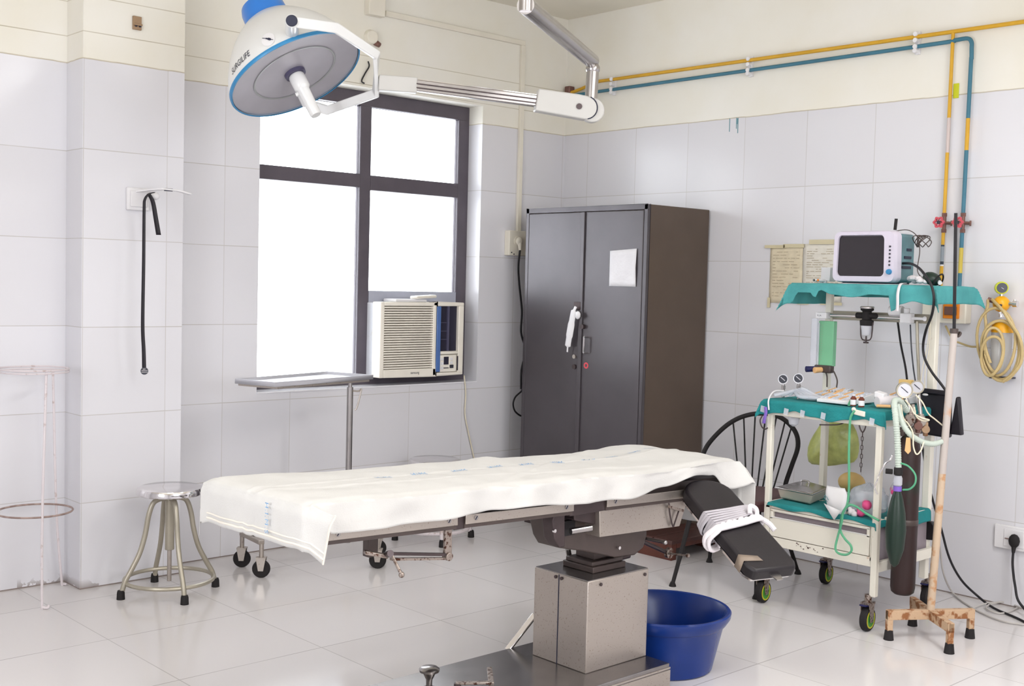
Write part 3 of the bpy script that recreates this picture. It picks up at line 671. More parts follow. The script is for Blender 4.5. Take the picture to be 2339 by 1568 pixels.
stool(-1.262, -0.300, 0.452, 'revolving stool behind the operating table, below the air conditioner, nearly hidden', [math.radians(a) for a in (154, 244, 333, 62)], 'pinkish_white')

rk = thing('bowl_stand', 'tall thin white wire bowl stand with two rings at the left edge', 'stand', (-3.45, -0.2, 0))
LR = V((-3.438,-0.200,0.391)); TR_ = V((-3.446,-0.200,1.018))
def ring(c, r, th, name, m_, parent):
    MB().tube([(c.x+r*math.cos(2*PI*j/40), c.y+r*math.sin(2*PI*j/40), c.z) for j in range(40)], th, 6, 0, closed=True).build(name, m_, parent)
ring(LR, 0.158, 0.0045, 'lower_ring', 'rusty_ring', rk); ring(TR_, 0.146, 0.0045, 'upper_ring', 'pinkish_white', rk)
ring(TR_+V((0, 0, -0.012)), 0.146, 0.004, 'upper_ring', 'pinkish_white', rk)
MB().tube([(-3.441,-0.335,1.014), (-3.463,-0.355,0.415), (-3.472, -0.378, 0.03), (-3.470, -0.385, 0.008), (-3.456, -0.40, 0.007), (-3.449, -0.395, 0.014)], 0.0058, 8, 5).build('leg', 'pinkish_white', rk)
MB().tube([(-3.321,-0.100,0.993), (-3.294,-0.080,0.350), (-3.262, -0.062, 0.03), (-3.256, -0.058, 0.008), (-3.243, -0.075, 0.007)], 0.0058, 8, 5).build('leg', 'pinkish_white', rk)
MB().tube([(-3.59, -0.17, 1.01), (-3.61, -0.16, 0.39), (-3.625, -0.15, 0.03), (-3.64, -0.15, 0.007)], 0.0058, 8, 5).build('leg', 'pinkish_white', rk)

def caster(x, y, r, parent, stem_top, wheel='rubber', fork='worn_steel', axis=(0.25, 0.97, 0), w=0.022):
    ax = V(axis).normalized(); fw_ = V((ax.y, -ax.x, 0))
    c = V((x, y, r))
    cs = MB()
    for s in (-1, 1): cs.prism([(-r*0.28, -r*0.2), (r*0.28, -r*0.2), (r*0.55, r*1.25), (-r*0.55, r*1.25)], c+ax*(s*(w/2+0.004)), fw_, (0, 0, 1), ax*0.003*s)
    cs.obox(c+V((0, 0, r*1.25)), fw_*r*0.55, ax*(w/2+0.007), (0, 0, 0.003)).cyl(c+V((0, 0, r*1.25)), (x, y, stem_top), 0.011, n=12)
    o = cs.build('caster', fork, parent)
    wh = MB().lathe([(r*0.4, -w*0.45), (r*0.9, -w/2), (r, -w*0.3), (r, w*0.3), (r*0.9, w/2), (r*0.4, w*0.45)], c, ax, 28).build('wheel', wheel, o)
    MB().lathe([(r*0.22, -w*0.52), (r*0.22, w*0.52)], c, ax, 16).build('wheel_hub', 'worn_steel', o)
    return o
my = thing('instrument_stand', 'steel instrument stand with a tray on a single pole, behind the operating table', 'instrument stand', (-2.1, -0.5, 0))
tl = [V(p) for p in ((-2.594,-0.435,0.960), (-1.952,-0.249,0.960), (-1.865,-0.530,0.960), (-2.523,-0.676,0.960))]
ctr = sum(tl, V())/4
tv = [p.copy() for p in tl]; inn = [ctr+(p-ctr)*0.975 for p in tl]; low = [ctr+(p-ctr)*0.95-V((0, 0, 0.014)) for p in tl]; rim_b = [p-V((0, 0, 0.022)) for p in tl]
tr_ = MB().add(tv+inn+low+rim_b, [f for i in range(4) for f in ((i, (i+1) % 4, 4+(i+1) % 4, 4+i), (4+i, 4+(i+1) % 4, 8+(i+1) % 4, 8+i), (i, 12+i, 12+(i+1) % 4, (i+1) % 4))]+[(8, 9, 10, 11)])
tr_.build('tray', 'tray_steel', my, thick=0.002)
MB().bar([ctr+(p-ctr)*0.93-V((0, 0, 0.028)) for p in (tl[1], tl[0], tl[3], tl[2])], 0.012, 0.010, (0, 0, 1)).build('tray_frame', 'worn_steel', my)
PX, PY = -2.008, -0.535
MB().bar([ctr+(tl[2]-ctr)*0.6+V((0.0, 0.0, -0.034)), ctr+(tl[1]-ctr)*0.6+V((0, 0, -0.034))], 0.03, 0.008, (0, 0, 1)).build('tray_bracket', 'steel', my)
MB().cyl((PX, PY, 0.12), (PX, PY, 0.905), 0.0155, n=18).cyl((PX, PY, 0.90), (PX, PY, 0.935), 0.010).build('pole', 'steel', my)
MB().tube([(PX+0.015, PY, 0.885), (PX+0.035, PY-0.025, 0.885), (PX+0.045, PY-0.032, 0.895), (PX+0.042, PY-0.03, 0.87), (PX+0.028, PY-0.02, 0.80), (PX+0.02, PY-0.012, 0.79)], 0.004, 8).build('height_lever', 'worn_steel', my)
C4 = ((-2.433, -0.24), (-2.463, -0.475), (-1.912, -0.663), (-1.757, -0.455))
MB().bar([(C4[0][0], C4[0][1], 0.17), (C4[1][0], C4[1][1], 0.17)], 0.03, 0.02, (0, 0, 1)).bar([(C4[2][0], C4[2][1], 0.17), (C4[3][0], C4[3][1], 0.17)], 0.03, 0.02, (0, 0, 1)).bar([(-2.448, -0.36, 0.17), (PX, PY+0.02, 0.17), (-1.835, -0.56, 0.17)], 0.03, 0.02, (0, 0, 1)).cyl((PX, PY, 0.15), (PX, PY, 0.22), 0.028).build('base_frame', 'worn_steel', my, bevel=0.002)
for x, y in C4: caster(x, y, 0.043, my, 0.165, axis=(0.68, 0.73, 0))

# ================================================================ BLUE TUB
tb = thing('plastic_tub', 'large round blue plastic tub behind the steel pedestal', 'tub', (-1.935, -2.53, 0))
tc_ = (-1.935, -2.53, 0.0)
MB().lathe([(0, 0.004), (0.178, 0.0), (0.186, 0.006), (0.205, 0.09), (0.224, 0.172), (0.228, 0.178), (0.234, 0.180), (0.250, 0.205), (0.252, 0.222), (0.247, 0.228), (0.236, 0.226), (0.229, 0.214), (0.222, 0.19), (0.216, 0.172), (0.196, 0.085), (0.178, 0.010), (0, 0.008)], tc_, (0, 0, 1), 56, False).build('basin', 'tub_blue', tb)

# ================================================================ OPERATING TABLE
ot = thing('operating_table', 'steel operating table on a square pedestal in the middle of the room', 'operating table', (-2.5, -2.5, 0))
zr = lambda x: 0.765-0.030*(x+3.57)
zt = lambda x: 0.855-0.030*(x+3.68)
MB().box((-3.17, -2.764, 0.0), (-2.182, -2.29, 0.12)).build('base_plate', 'base_steel', ot, bevel=0.003)
MB().box((-3.172, -2.7665, 0.100), (-2.180, -2.764, 0.106)).box((-3.172, -2.7665, 0.0), (-2.180, -2.764, 0.096)).build('base_skirt', 'worn_steel', ot)
pd = MB().box((-2.503, -2.66, 0.12), (-2.188, -2.398, 0.438)).build('pedestal', 'worn_steel', ot, bevel=0.003)
MB().box((-2.5045, -2.5225, 0.12), (-2.502, -2.5195, 0.436)).build('seam', 'ink', pd)
MB().box((-2.500, -2.657, 0.438), (-2.191, -2.401, 0.4405)).build('pedestal_top', 'base_steel', ot)
for x, y in ((-2.5045, -2.535), (-2.5045, -2.506)): MB().cyl((x, y, 0.425), (x-0.003, y, 0.425), 0.006, n=10).build('screw', 'dark_metal', pd)
for x in (-2.44, -2.21): MB().cyl((x, -2.661, 0.42), (x, -2.664, 0.42), 0.006, n=10).build('screw', 'dark_metal', pd)
MB().box((-2.415, -2.60, 0.4405), (-2.245, -2.45, 0.462)).box((-2.41, -2.59, 0.462), (-2.25, -2.46, 0.478)).box((-2.38, -2.57, 0.478), (-2.27, -2.48, 0.56)).build('column_neck', 'table_dark', ot, bevel=0.003)
hp = [V(p) for p in ((-2.669,-2.640,0.692), (-2.661,-2.640,0.643), (-2.647,-2.640,0.599), (-2.623,-2.640,0.567), (-2.508,-2.640,0.540), (-2.345,-2.640,0.495), (-2.243,-2.640,0.489), (-2.197,-2.640,0.510), (-2.180,-2.640,0.551), (-2.183,-2.640,0.623))]
hs = MB().prism([(p.x, p.z) for p in hp], (0, -2.64, 0), (1, 0, 0), (0, 0, 1), (0, 0.11, 0)).build('carriage_housing', 'table_dark', ot, bevel=0.006)
MB().prism([(-0.06, 0), (0.02, 0), (0.02, -0.05), (-0.045, -0.05)], V((-2.619,-2.655,0.659))+V((0.03, 0, 0)), (1, 0, 0), (0, 0, 1), (0, 0.02, 0)).build('recess', 'black', hs)
MB().prism([(p.x, p.z) for p in [V(q) for q in ((-2.712,-2.690,0.679), (-2.701,-2.690,0.618), (-2.678,-2.690,0.586), (-2.651,-2.690,0.585), (-2.656,-2.690,0.709), (-2.697,-2.690,0.714))]], (0, -2.69, 0), (1, 0, 0), (0, 0, 1), (0, 0.05, 0)).build('pivot_plate', 'dark_metal', ot, bevel=0.003)
for p in ((-2.711,-2.695,0.647), (-2.570,-2.700,0.718), (-2.339,-2.645,0.531)): MB().cyl(p, V(p)+V((0, -0.008, 0)), 0.006, n=12).build('bolt', 'chrome', ot)
MB().cyl((-2.616,-2.680,0.630), (-2.539,-2.700,0.635), 0.011, n=14).build('lock_lever', 'steel', ot)
pp = [V(p) for p in ((-2.511,-2.710,0.694), (-2.505,-2.710,0.601), (-2.085,-2.710,0.586), (-2.054,-2.710,0.654), (-2.056,-2.710,0.686))]
MB().prism([(p.x, p.z) for p in pp], (0, -2.71, 0), (1, 0, 0), (0, 0, 1), (0, 0.40, 0)).build('cassette_box', 'worn_steel', ot, bevel=0.002)
MB().prism([(p.x, p.z) for p in [V(q) for q in ((-2.616,-2.690,0.726), (-2.609,-2.690,0.667), (-2.516,-2.690,0.641), (-2.481,-2.690,0.643), (-2.454,-2.690,0.723))]], (0, -2.69, 0), (1, 0, 0), (0, 0, 1), (0, 0.30, 0)).build('hinge_block', 'dark_metal', ot, bevel=0.004)
# tabletop sections: dark frame, stainless side rails, pads
secs = ((-3.66, -3.142), (-3.112, -2.648), (-2.488, -1.83))
for i, (a, b) in enumerate(secs):
    f = MB()
    for y in (-2.705, -2.325):
        f.add([(a, y-0.012, zr(a)-0.042), (b, y-0.012, zr(b)-0.042), (b, y+0.012, zr(b)-0.042), (a, y+0.012, zr(a)-0.042), (a, y-0.012, zr(a)-0.006), (b, y-0.012, zr(b)-0.006), (b, y+0.012, zr(b)-0.006), (a, y+0.012, zr(a)-0.006)], [(0,3,2,1),(4,5,6,7),(0,1,5,4),(1,2,6,5),(2,3,7,6),(3,0,4,7)])
    f.add([(a, -2.69, zr(a)-0.02), (b, -2.69, zr(b)-0.02), (b, -2.34, zr(b)-0.02), (a, -2.34, zr(a)-0.02), (a, -2.69, zr(a)+0.03), (b, -2.69, zr(b)+0.03), (b, -2.34, zr(b)+0.03), (a, -2.34, zr(a)+0.03)], [(0,3,2,1),(4,5,6,7),(0,1,5,4),(1,2,6,5),(2,3,7,6),(3,0,4,7)])
    f.build('section_frame', 'table_dark', ot)
    for y, s in ((-2.724, -1), (-2.306, 1)):
        rl = MB().add([(a, y, zr(a)-0.030), (b, y, zr(b)-0.030), (b, y-0.007*s, zr(b)-0.030), (a, y-0.007*s, zr(a)-0.030), (a, y, zr(a)), (b, y, zr(b)), (b, y-0.007*s, zr(b)), (a, y-0.007*s, zr(a))], [(0,3,2,1),(4,5,6,7),(0,1,5,4),(1,2,6,5),(2,3,7,6),(3,0,4,7)]).build('side_rail', 'worn_steel', ot, bevel=0.002)
        if s < 0:
            for x in ((a+0.09 if i == 0 else a+0.04), b-0.035):
                z = zr(x)-0.013
                MB().lathe([(0.0075, 0), (0.0075, 0.002)], (x, y, z), (0, -1, 0), 14).build('rail_screw', 'steel', rl)
                MB().obox((x, y-0.0025, z), (0.0035, 0, 0.005), (0, 0.0006, 0), (0.0008, 0, -0.0006)).build('screw_slot', 'ink', rl)
    pdm = MB().add([(a+0.005, -2.735, zr(a)+0.032), (b-0.005, -2.735, zr(b)+0.032), (b-0.005, -2.27, zr(b)+0.032), (a+0.005, -2.27, zr(a)+0.032), (a+0.005, -2.735, zt(a)-0.012), (b-0.005, -2.735, zt(b)-0.012), (b-0.005, -2.27, zt(b)-0.012), (a+0.005, -2.27, zt(a)-0.012)], [(0,3,2,1),(4,5,6,7),(0,1,5,4),(1,2,6,5),(2,3,7,6),(3,0,4,7)])
    pdm.build('mattress_pad', 'pad_black', ot, bevel=0.012, seg=3)
for xa in (-3.127, -2.568):
    for y in (-2.705, -2.325): MB().box((xa-0.022 if xa < -3 else xa-0.09, y-0.010, zr(xa)-0.045), (xa+0.022 if xa < -3 else xa+0.09, y+0.010, zr(xa)-0.004)).build('hinge', 'dark_metal', ot, bevel=0.003)
# leg section gear: hanger, slide bars, crank lever
MB().box((-3.406,-2.640,0.711), V((-3.371,-2.640,0.646))+V((0, 0.03, 0))).build('hanger_post', 'table_dark', ot, bevel=0.003)
ja = V((-3.370,-2.700,0.665)); jb = V((-3.152,-2.690,0.630)); jc = V((-3.154,-2.690,0.713))
MB().bar([(-3.435,-2.660,0.671), (-3.368,-2.680,0.653)], 0.02, 0.012, (0, 0, 1)).build('slide_block', 'rusty_chrome', ot, bevel=0.003)
MB().bar([ja, jb], 0.012, 0.008, (0, 0, 1)).build('slide_bar', 'dark_metal', ot)
MB().bar([ja-V((0, 0, 0.016)), jb-V((0, 0, 0.012))], 0.012, 0.007, (0, 0, 1)).build('slide_bar', 'rusty_chrome', ot)
MB().bar([jb-V((0, 0, 0.012)), jc], 0.012, 0.026, (1, 0, 0)).cyl(jb+V((0, -0.012, -0.005)), jb+V((0, 0.012, -0.005)), 0.013).build('drop_arm', 'rusty_chrome', ot, bevel=0.002)
MB().cyl(ja+V((-0.010, -0.010, 0.004)), ja+V((0.0, 0.02, -0.006)), 0.010).build('crank_boss', 'dark_metal', ot)
MB().cyl(ja, (-3.365,-2.740,0.616), 0.0045).sph((-3.362,-2.740,0.611), 0.009, (1, 1, 1), 10).build('crank_lever', 'rusty_chrome', ot)
# struts beside the neck and small wire bracket under the right section
MB().cyl((-2.390,-2.450,0.497), (-2.367,-2.450,0.422), 0.010).build('strut', 'steel', ot)
MB().cyl((-2.116,-2.500,0.444), (-2.215, -2.50, 0.4405), 0.010).build('strut', 'dark_metal', ot)
MB().tube([(-2.161,-2.720,0.680), (-2.154,-2.720,0.640), (-2.135,-2.720,0.594), (-2.125,-2.720,0.606), (-2.105,-2.720,0.646)], 0.003, 6, 3).build('wire_bracket', 'dark_metal', ot)
MB().bar([(-2.166,-2.725,0.669), (-2.087,-2.725,0.645)], 0.010, 0.010, (0, 0, 1)).build('bracket_bar', 'rusty_chrome', ot)
rd = V((-2.179,-2.600,0.539)); re_ = V((-2.175,-2.720,0.541))
MB().cyl(rd, re_, 0.006).sph(re_, 0.009, (1, 1, 1), 10).cyl(rd+V((0, -0.012, 0)), rd+V((0, 0.012, 0)), 0.016).build('pull_rod', 'steel', ot)
MB().bar([(-1.988,-2.580,0.449), (-1.971,-2.660,0.454)], 0.010, 0.006, (0, 0, 1)).sph((-1.975,-2.665,0.455), 0.009, (1, 1, 1), 10).cyl((-1.978,-2.570,0.449), V((-1.978,-2.570,0.449))+V((0.0, -0.014, 0)), 0.02, n=16).build('pull_rod', 'rusty_chrome', ot)
MB().cyl((-2.25, -2.60, 0.56), (-1.978,-2.570,0.448), 0.008).build('cross_shaft', 'dark_metal', ot)
# brake bar behind the pedestal, knob and crank on the base plate
MB().bar([(-2.522,-2.285,0.111), (-2.409,-2.310,0.229)], 0.012, 0.022, (0, 1, 0.4)).build('brake_bar', 'chrome', ot, bevel=0.002)
kb = V((-3.025,-2.460,0.143))
MB().lathe([(0.011, -0.06), (0.010, 0.0), (0.014, 0.006), (0.021, 0.022), (0.032, 0.026), (0.034, 0.034), (0.026, 0.041), (0, 0.043)], (kb.x, kb.y, 0.16), (0, 0, 1), 24).build('lift_knob', 'steel', ot)
MB().cyl((kb.x, kb.y, 0.12), (kb.x, kb.y, 0.135), 0.02).build('knob_seat', 'dark_metal', ot)
MB().bar([(-2.991,-2.552,0.165), (-2.901,-2.614,0.165)], 0.018, 0.008, (0, 0, 1)).bar([(-2.888,-2.608,0.155), (-2.791,-2.490,0.155)], 0.012, 0.018, (1, 0, 0)).build('foot_pedal', 'rusty_chrome', ot, bevel=0.002)
MB().cyl(V((-2.986,-2.556,0.165)), V((-2.986,-2.556,0.165))-V((0, 0, 0.05)), 0.012).build('pedal_pivot', 'dark_metal', ot)
# black padded arm board sloping down from the right end
TL, TR, BL, BR = (V(p) for p in ((-2.161,-2.774,0.720), (-1.978,-2.833,0.722), (-2.222,-3.154,0.535), (-2.039,-3.213,0.538)))
ua = ((TR-TL)+(BR-BL)).normalized(); wa = ((TR-TL).length+(BR-BL).length)/2
va = ((BL-TL)+(BR-TR)); va = (va-ua*va.dot(ua)).normalized(); la_ = ((BL-TL).length+(BR-TR).length)/2
na = ua.cross(va).normalized()
if na.dot(V((-0.68, -0.73, 0))) < 0 and na.z < 0: na = -na
if na.z < 0: na = -na
O_ = (TL+TR+BL+BR)/4 - va*(la_/2)
def AP(a, b, h=0.0): return O_+ua*((a-0.5)*wa)+va*(b*la_)+na*h
ab = []
for k in range(13):
    t = PI-PI*k/12; ab.append((0.5*wa*math.cos(t), -0.078*math.sin(t)))
ab += [(0.5*wa, la_*0.93), (0.42*wa, la_), (-0.42*wa, la_), (-0.5*wa, la_*0.93)]
abo = MB().prism(ab, O_-na*0.045, ua, va, na*0.045).build('arm_board', 'pad_black', ot, bevel=0.010, seg=3)
MB().prism([(x*0.96, y*0.97) for x, y in ab], O_-na*0.054, ua, va, na*0.008).build('board_plate', 'chrome', abo)
MB().prism([(-0.02, 0), (0.02, 0), (0.012, 0.03), (-0.012, 0.03)], AP(0.5, 1.0, -0.02), ua, va, -na*0.004).build('end_bracket', 'steel', abo)
MB().bar([AP(0.5, 0.0, -0.05), AP(0.5, 0.0, -0.05)+V((0.0, 0.10, -0.02))], 0.03, 0.02, (0, 0, 1)).build('board_arm', 'steel', abo, bevel=0.002)
tpz = MB()
for i in range(1): tpz.add([AP(-0.012, 0.80, 0.002), AP(0.33, 0.84, 0.002), AP(0.36, 0.90, 0.002), AP(-0.012, 0.88, 0.002), AP(-0.012, 0.80, -0.047), AP(-0.012, 0.88, -0.047)], [(0, 1, 2, 3), (0, 3, 5, 4)])
tpz.build('tape_patch', 'tape_beige', abo, thick=0.001)
def wrap(b0, b1, off, r, flat, name, m_, parent, bul=0.0, jit=0.0):
    pts = []
    for a, h, k in ((0.0, 0.0, 0), (0.5, 0.0, 0), (1.0, 0.0, 0), (1.03, -0.025, 0), (1.0, -0.055, 0), (0.5, -0.058, 0), (0.0, -0.058-bul*0.5, 1), (-0.03-bul*4, -0.03, 1)):
        b = b0+(b1-b0)*min(1, max(0, a)); pts.append(AP(a, b+random.uniform(-jit, jit), h+(off if h == 0 else 0))+(-na*bul*0.3 if k else V()))
    pts.append(pts[0]); sm = catmull(pts, 5)[:-1]
    return MB().tube(sm, r, 8, 0, closed=True, flat=flat)
random.seed(3)
cw = MB()
for k in range(6):
    q = wrap(0.27+0.033*k, 0.235+0.022*k, 0.004+0.001*k, 0.0085, 0.45, '', '', None, bul=0.006*(k % 3)); cw.add(q.v, q.f)
tag(cw.build('crepe_bandage', 'grey_cloth'), 'grey crepe bandage wound around the black arm board', 'bandage')
gz_ = MB()
q = wrap(0.47, 0.39, 0.008, 0.011, 0.8, '', '', None, bul=0.035, jit=0.012); gz_.add(q.v, q.f)
q = wrap(0.50, 0.42, 0.010, 0.009, 0.8, '', '', None, bul=0.028, jit=0.015); gz_.add(q.v, q.f)
gz_.tube([AP(0.92, 0.42, 0.01), AP(0.95, 0.36, 0.03), AP(0.85, 0.33, 0.035), AP(0.8, 0.38, 0.02)], 0.008, 8)
gz_.tube([AP(0.95, 0.40, 0.01), AP(1.12, 0.46, 0.0), AP(1.18, 0.53, -0.01)], 0.009, 8)
for k in range(6): gz_.sph(AP(0.15+0.14*k, 0.45-0.01*k, 0.008+0.004*(k % 2)), 0.015, (1, 0.7, 0.6), 8)
tag(gz_.build('gauze_tie', 'white_cloth'), 'twisted white gauze tied in a loop around the arm board, below the grey bandage', 'gauze')

# ---------------------------------------------------------------- bed sheet
SL, SW, HL, HR, HB, HF = 1.895, 0.485, 0.125, 0.27, 0.05, 0.10
def sstep(t): t = min(1, max(0, t)); return t*t*(3-2*t)
FH = ((-3.68, 0.095), (-3.54, 0.092), (-3.17, 0.083), (-2.90, 0.074), (-2.6, 0.090), (-2.39, 0.088), (-2.22, 0.062), (-2.08, 0.040), (-1.95, 0.055), (-1.86, 0.12), (-1.78, 0.16))
def fh(x):
    for (a, p), (b, q) in zip(FH, FH[1:]):
        if x <= b: return p+(q-p)*sstep((x-a)/(b-a))
    return FH[-1][1]
def wr(x, y):
    w = 0.0055*nz(x*3.0, y*9.0, 2)+0.0035*nz(x*11, y*11, 5)+0.0035*math.exp(-((y+2.47+0.012*math.sin(x*5))/0.007)**2)+0.003*math.exp(-((y+2.60+0.1*(x+2.9)+0.01*nz(x*4,3))/0.009)**2)*(1 if x < -2.2 else 0)
    w += 0.010*math.exp(-((x+2.66)/0.06)**2)*math.exp(-((y+2.26)/0.10)**2)
    w += 0.016*math.exp(-((x+1.92)/0.16)**2)
    w += 0.006*math.exp(-(((x-2.0*(y+2.5))+2.55)/0.03)**2)*0.6
    return w
def stop(x, y): return zt(x)+wr(x, y)
def sheet(u, v):
    s = -HL+(SL+HL+HR)*u; t = -HB+(SW+HB+HF)*v
    XE = -0.036+0.034*min(1, max(0, t/SW)); X = -3.68+min(SL, max(0, s))+XE*(1-sstep(s/0.25)); Y = -2.262-min(SW, max(0, t)); Z = stop(X, Y)
    for d in (abs(s), abs(SL-s), abs(t), abs(SW-t)):
        Z -= 0.008*math.exp(-(d/0.018)**2)
    yf = -2.262-SW
    if t < 0: Y += 0.010+0.003*nz(X*9, 1); Z += t
    q = max(0, (t-SW)/HF)
    if 0 <= s <= SL:
        if t > SW:
            f = fh(X); Yh = yf-0.008-0.010*q*math.sin(X*23+2*nz(X*4, 3))-0.004*nz(X*14, q*2, 8); Zh = Z-q*f
            P = V((X, Yh, Zh))
            if s < 0.075:
                R = V((-3.68+XE+0.03*q, yf-0.085*q, Z-0.02*q)); a = min(1, s/0.075); P = R*(1-a)+P*a
            if s > SL-0.12:
                R = V((-3.68+SL+0.02*q, yf-0.05*q, Z-0.075*q)); a = sstep((SL-s)/0.12); P = R*(1-a)+P*a
            return P
        return V((X, Y, Z))
    if s < 0:
        dn = -s
        P = V((-3.685+XE-0.010*sstep(dn/0.04)+0.006*nz(t*9, dn*8, 4)*dn/0.1, Y, Z-dn*(1.02)))
        if t > SW: R = V((-3.68+XE+0.03*q, yf-0.085*q, Z-0.02*q)); P = R+V((-0.010*sstep(dn/0.04), 0.32*dn*q, -dn*(1.0+0.15*q)))
        return P
    dn = s-SL
    P = V((-3.68+SL+0.012*sstep(dn/0.04)+0.03*dn*math.sin(t*22), Y, Z-dn))
    if t > SW: R = V((-3.68+SL+0.02*q, yf-0.05*q, Z-0.075*q)); P = R+V((0.012+0.02*dn, 0.02*dn, -dn*(1.0-0.15*q)))
    return P
sh = MB().grid(sheet, 300, 90).build('bed_sheet', 'sheet_cotton', thick=0.002, ang=80)
tag(sh, 'off-white cotton sheet with blue printed letters spread over the operating table', 'bed sheet')
hm = MB()
tt = (SL+HL+HR)
hm.tube([sheet(0.004, 0.12+0.88*k/24)+V((-0.002, 0, 0.004)) for k in range(25)], 0.0035, 6, 0)
hm.tube([sheet(0.010+0.0, 0.12+0.88*k/24)+V((-0.002, 0, 0.004)) for k in range(25)], 0.0025, 6, 0)
hm.tube([sheet(k/24*(HL/tt), 0.998) for k in range(25)], 0.003, 6, 0)
hm.build('hem', 'hem_cotton', sh)
lettering('H.I.M.S', 0.025, (-3.7015, -2.592, 0.832), (0, 0, -1), (0, -1, 0), 'print_blue', sh, 'printed_letters', spacing=1.25, width=0.95, warp=lambda x, y: V((-3.7175, -2.590-y, 0.836-x)))
for i, (x0, y0) in enumerate(((-3.28, -2.50), (-3.13, -2.485), (-2.96, -2.48), (-2.80, -2.475), (-2.66, -2.48), (-2.52, -2.49), (-2.36, -2.485), (-2.22, -2.47), (-2.06, -2.44), (-1.95, -2.42))):
    lettering('H.I.M.S', 0.022, (0, 0, 0), (1, 0, 0), (0, 1, 0), 'print_blue', sh, 'printed_letters', warp=(lambda x, y, x0=x0, y0=y0: V((x0+x, y0+y, stop(x0+x, y0+y)+0.0022))))

# ================================================================ SURGICAL LAMP
lc = V((-2.795, -1.244, 2.258)); ln_ = V((0.193, -0.491, -0.849)).normalized()
e1 = V((0.703, -0.534, 0.469)); e1 = (e1-ln_*e1.dot(ln_)).normalized(); e2 = ln_.cross(e1)
sl = thing('surgical_lamp', 'large white dome surgical lamp on a jointed ceiling arm, with a blue cap', 'lamp', lc)
up = -ln_
prof = [(0.277, 0.0), (0.278, 0.01), (0.274, 0.035), (0.261, 0.07), (0.246, 0.10), (0.227, 0.135), (0.206, 0.165), (0.179, 0.198), (0.149, 0.228), (0.116, 0.256), (0.090, 0.272), (0.0, 0.276)]
MB().lathe(prof, lc, up, 72, False).build('dome', 'lamp_white', sl, ang=60)
MB().lathe([(0.0, 0.266), (0.090, 0.262), (0.092, 0.280), (0.090, 0.325), (0.083, 0.346), (0.062, 0.358), (0.0, 0.360)], lc, up, 48, False).build('cap', 'lamp_blue', sl)
MB().lathe([(0.274, -0.004), (0.280, -0.005), (0.2825, 0.0), (0.282, 0.009), (0.277, 0.011), (0.272, 0.0)], lc, up, 72, False).build('rim', 'lamp_rim', sl)
MB().lathe([(0.274, 0.002), (0.205, 0.010), (0.16, 0.013), (0.0, 0.015)], lc, up, 72, False).build('reflector', 'lamp_glass', sl, ang=60)
MB().lathe([(0.178, 0.0095), (0.174, 0.0095), (0.170, 0.0105)], lc, up, 64, False).build('reflector_ring', 'lamp_ring', sl)
MB().lathe([(0.0, 0.0), (0.043, 0.001), (0.044, 0.014), (0.0, 0.016)], lc, up, 32, False).build('hub', 'lamp_hub', sl)
hd = MB().lathe([(0.0, 0.002), (0.030, 0.0), (0.033, -0.006), (0.033, -0.058), (0.028, -0.066), (0.025, -0.07), (0.023, -0.185), (0.020, -0.192), (0, -0.193)], lc, up, 28, False).build('handle', 'lamp_white', sl)
MB().cyl(lc-up*0.075-e1*0.022, lc-up*0.075-e1*0.036, 0.009, n=12).build('handle_button', 'lamp_white', hd)
def dome_r(z):
    for (ra, za), (rb, zb) in zip(prof, prof[1:]):
        if za <= z <= zb: return ra+(rb-ra)*(z-za)/(zb-za)
    return 0.1
def on_dome(phi, h, off=0.0012):
    r = dome_r(h)+off; a = math.radians(phi)
    return lc+up*h+(e1*math.cos(a)+e2*math.sin(a))*r
PH0 = 143.0
lettering('SURGILIFE', 0.034, (0, 0, 0), (1, 0, 0), (0, 1, 0), 'ink', sl, 'lettering', width=0.84, warp=lambda x, y: on_dome(PH0-math.degrees(x/0.27), 0.034+y*1.15, 0.0022))
ov = MB(); n = 28; vs = [on_dome(97, 0.050, 0.002)]
for k in range(n):
    t = 2*PI*k/n; r = 0.031
    vs.append(on_dome(97-math.degrees(r*math.cos(t)*0.92/0.28), 0.050+r*math.sin(t), 0.002))
ov.add(vs, [(0, 1+k, 1+(k+1) % n) for k in range(n)])
bd = ov.build('emblem_badge', 'white_plastic', sl)
MB().tube([on_dome(101, 0.068, 0.004), on_dome(98, 0.056, 0.004), on_dome(96, 0.046, 0.004), on_dome(93.5, 0.034, 0.004)], [0.0012, 0.003, 0.005, 0.0012], 6, 4).build('emblem_mark', 'ink', bd)
# yoke: flat bars from one pivot round to the other
yk = [V(p) for p in ((-3.009,-1.555,2.392), (-2.845,-1.598,2.390), (-2.615,-1.542,2.330), (-2.549,-1.449,2.197), (-2.591,-1.168,2.150), (-2.655,-1.106,2.174))]
MB().bar(yk, 0.018, 0.040, V((-3.009,-1.555,2.392))-V((-2.999,-1.541,2.331))).build('yoke', 'lamp_white', sl, bevel=0.004)
p1 = V((-3.013,-1.558,2.395))
pv = MB().cyl(p1, (-2.940,-1.442,2.382), 0.026, n=28).build('pivot', 'lamp_white', sl, bevel=0.003)
pd_ = (p1-(lc+up*0.07)).normalized()
MB().cyl(p1-V((0,0,0)), p1+V((-0.010, -0.0105, -0.004)), 0.021, n=24).build('pivot_cap', 'ink', sl, bevel=0.002)
MB().cyl(V((-2.649,-1.112,2.174)), lc+up*0.05+(V((-2.649,-1.112,2.174))-lc)*0.7, 0.028, n=24).build('pivot', 'lamp_white', sl, bevel=0.003)
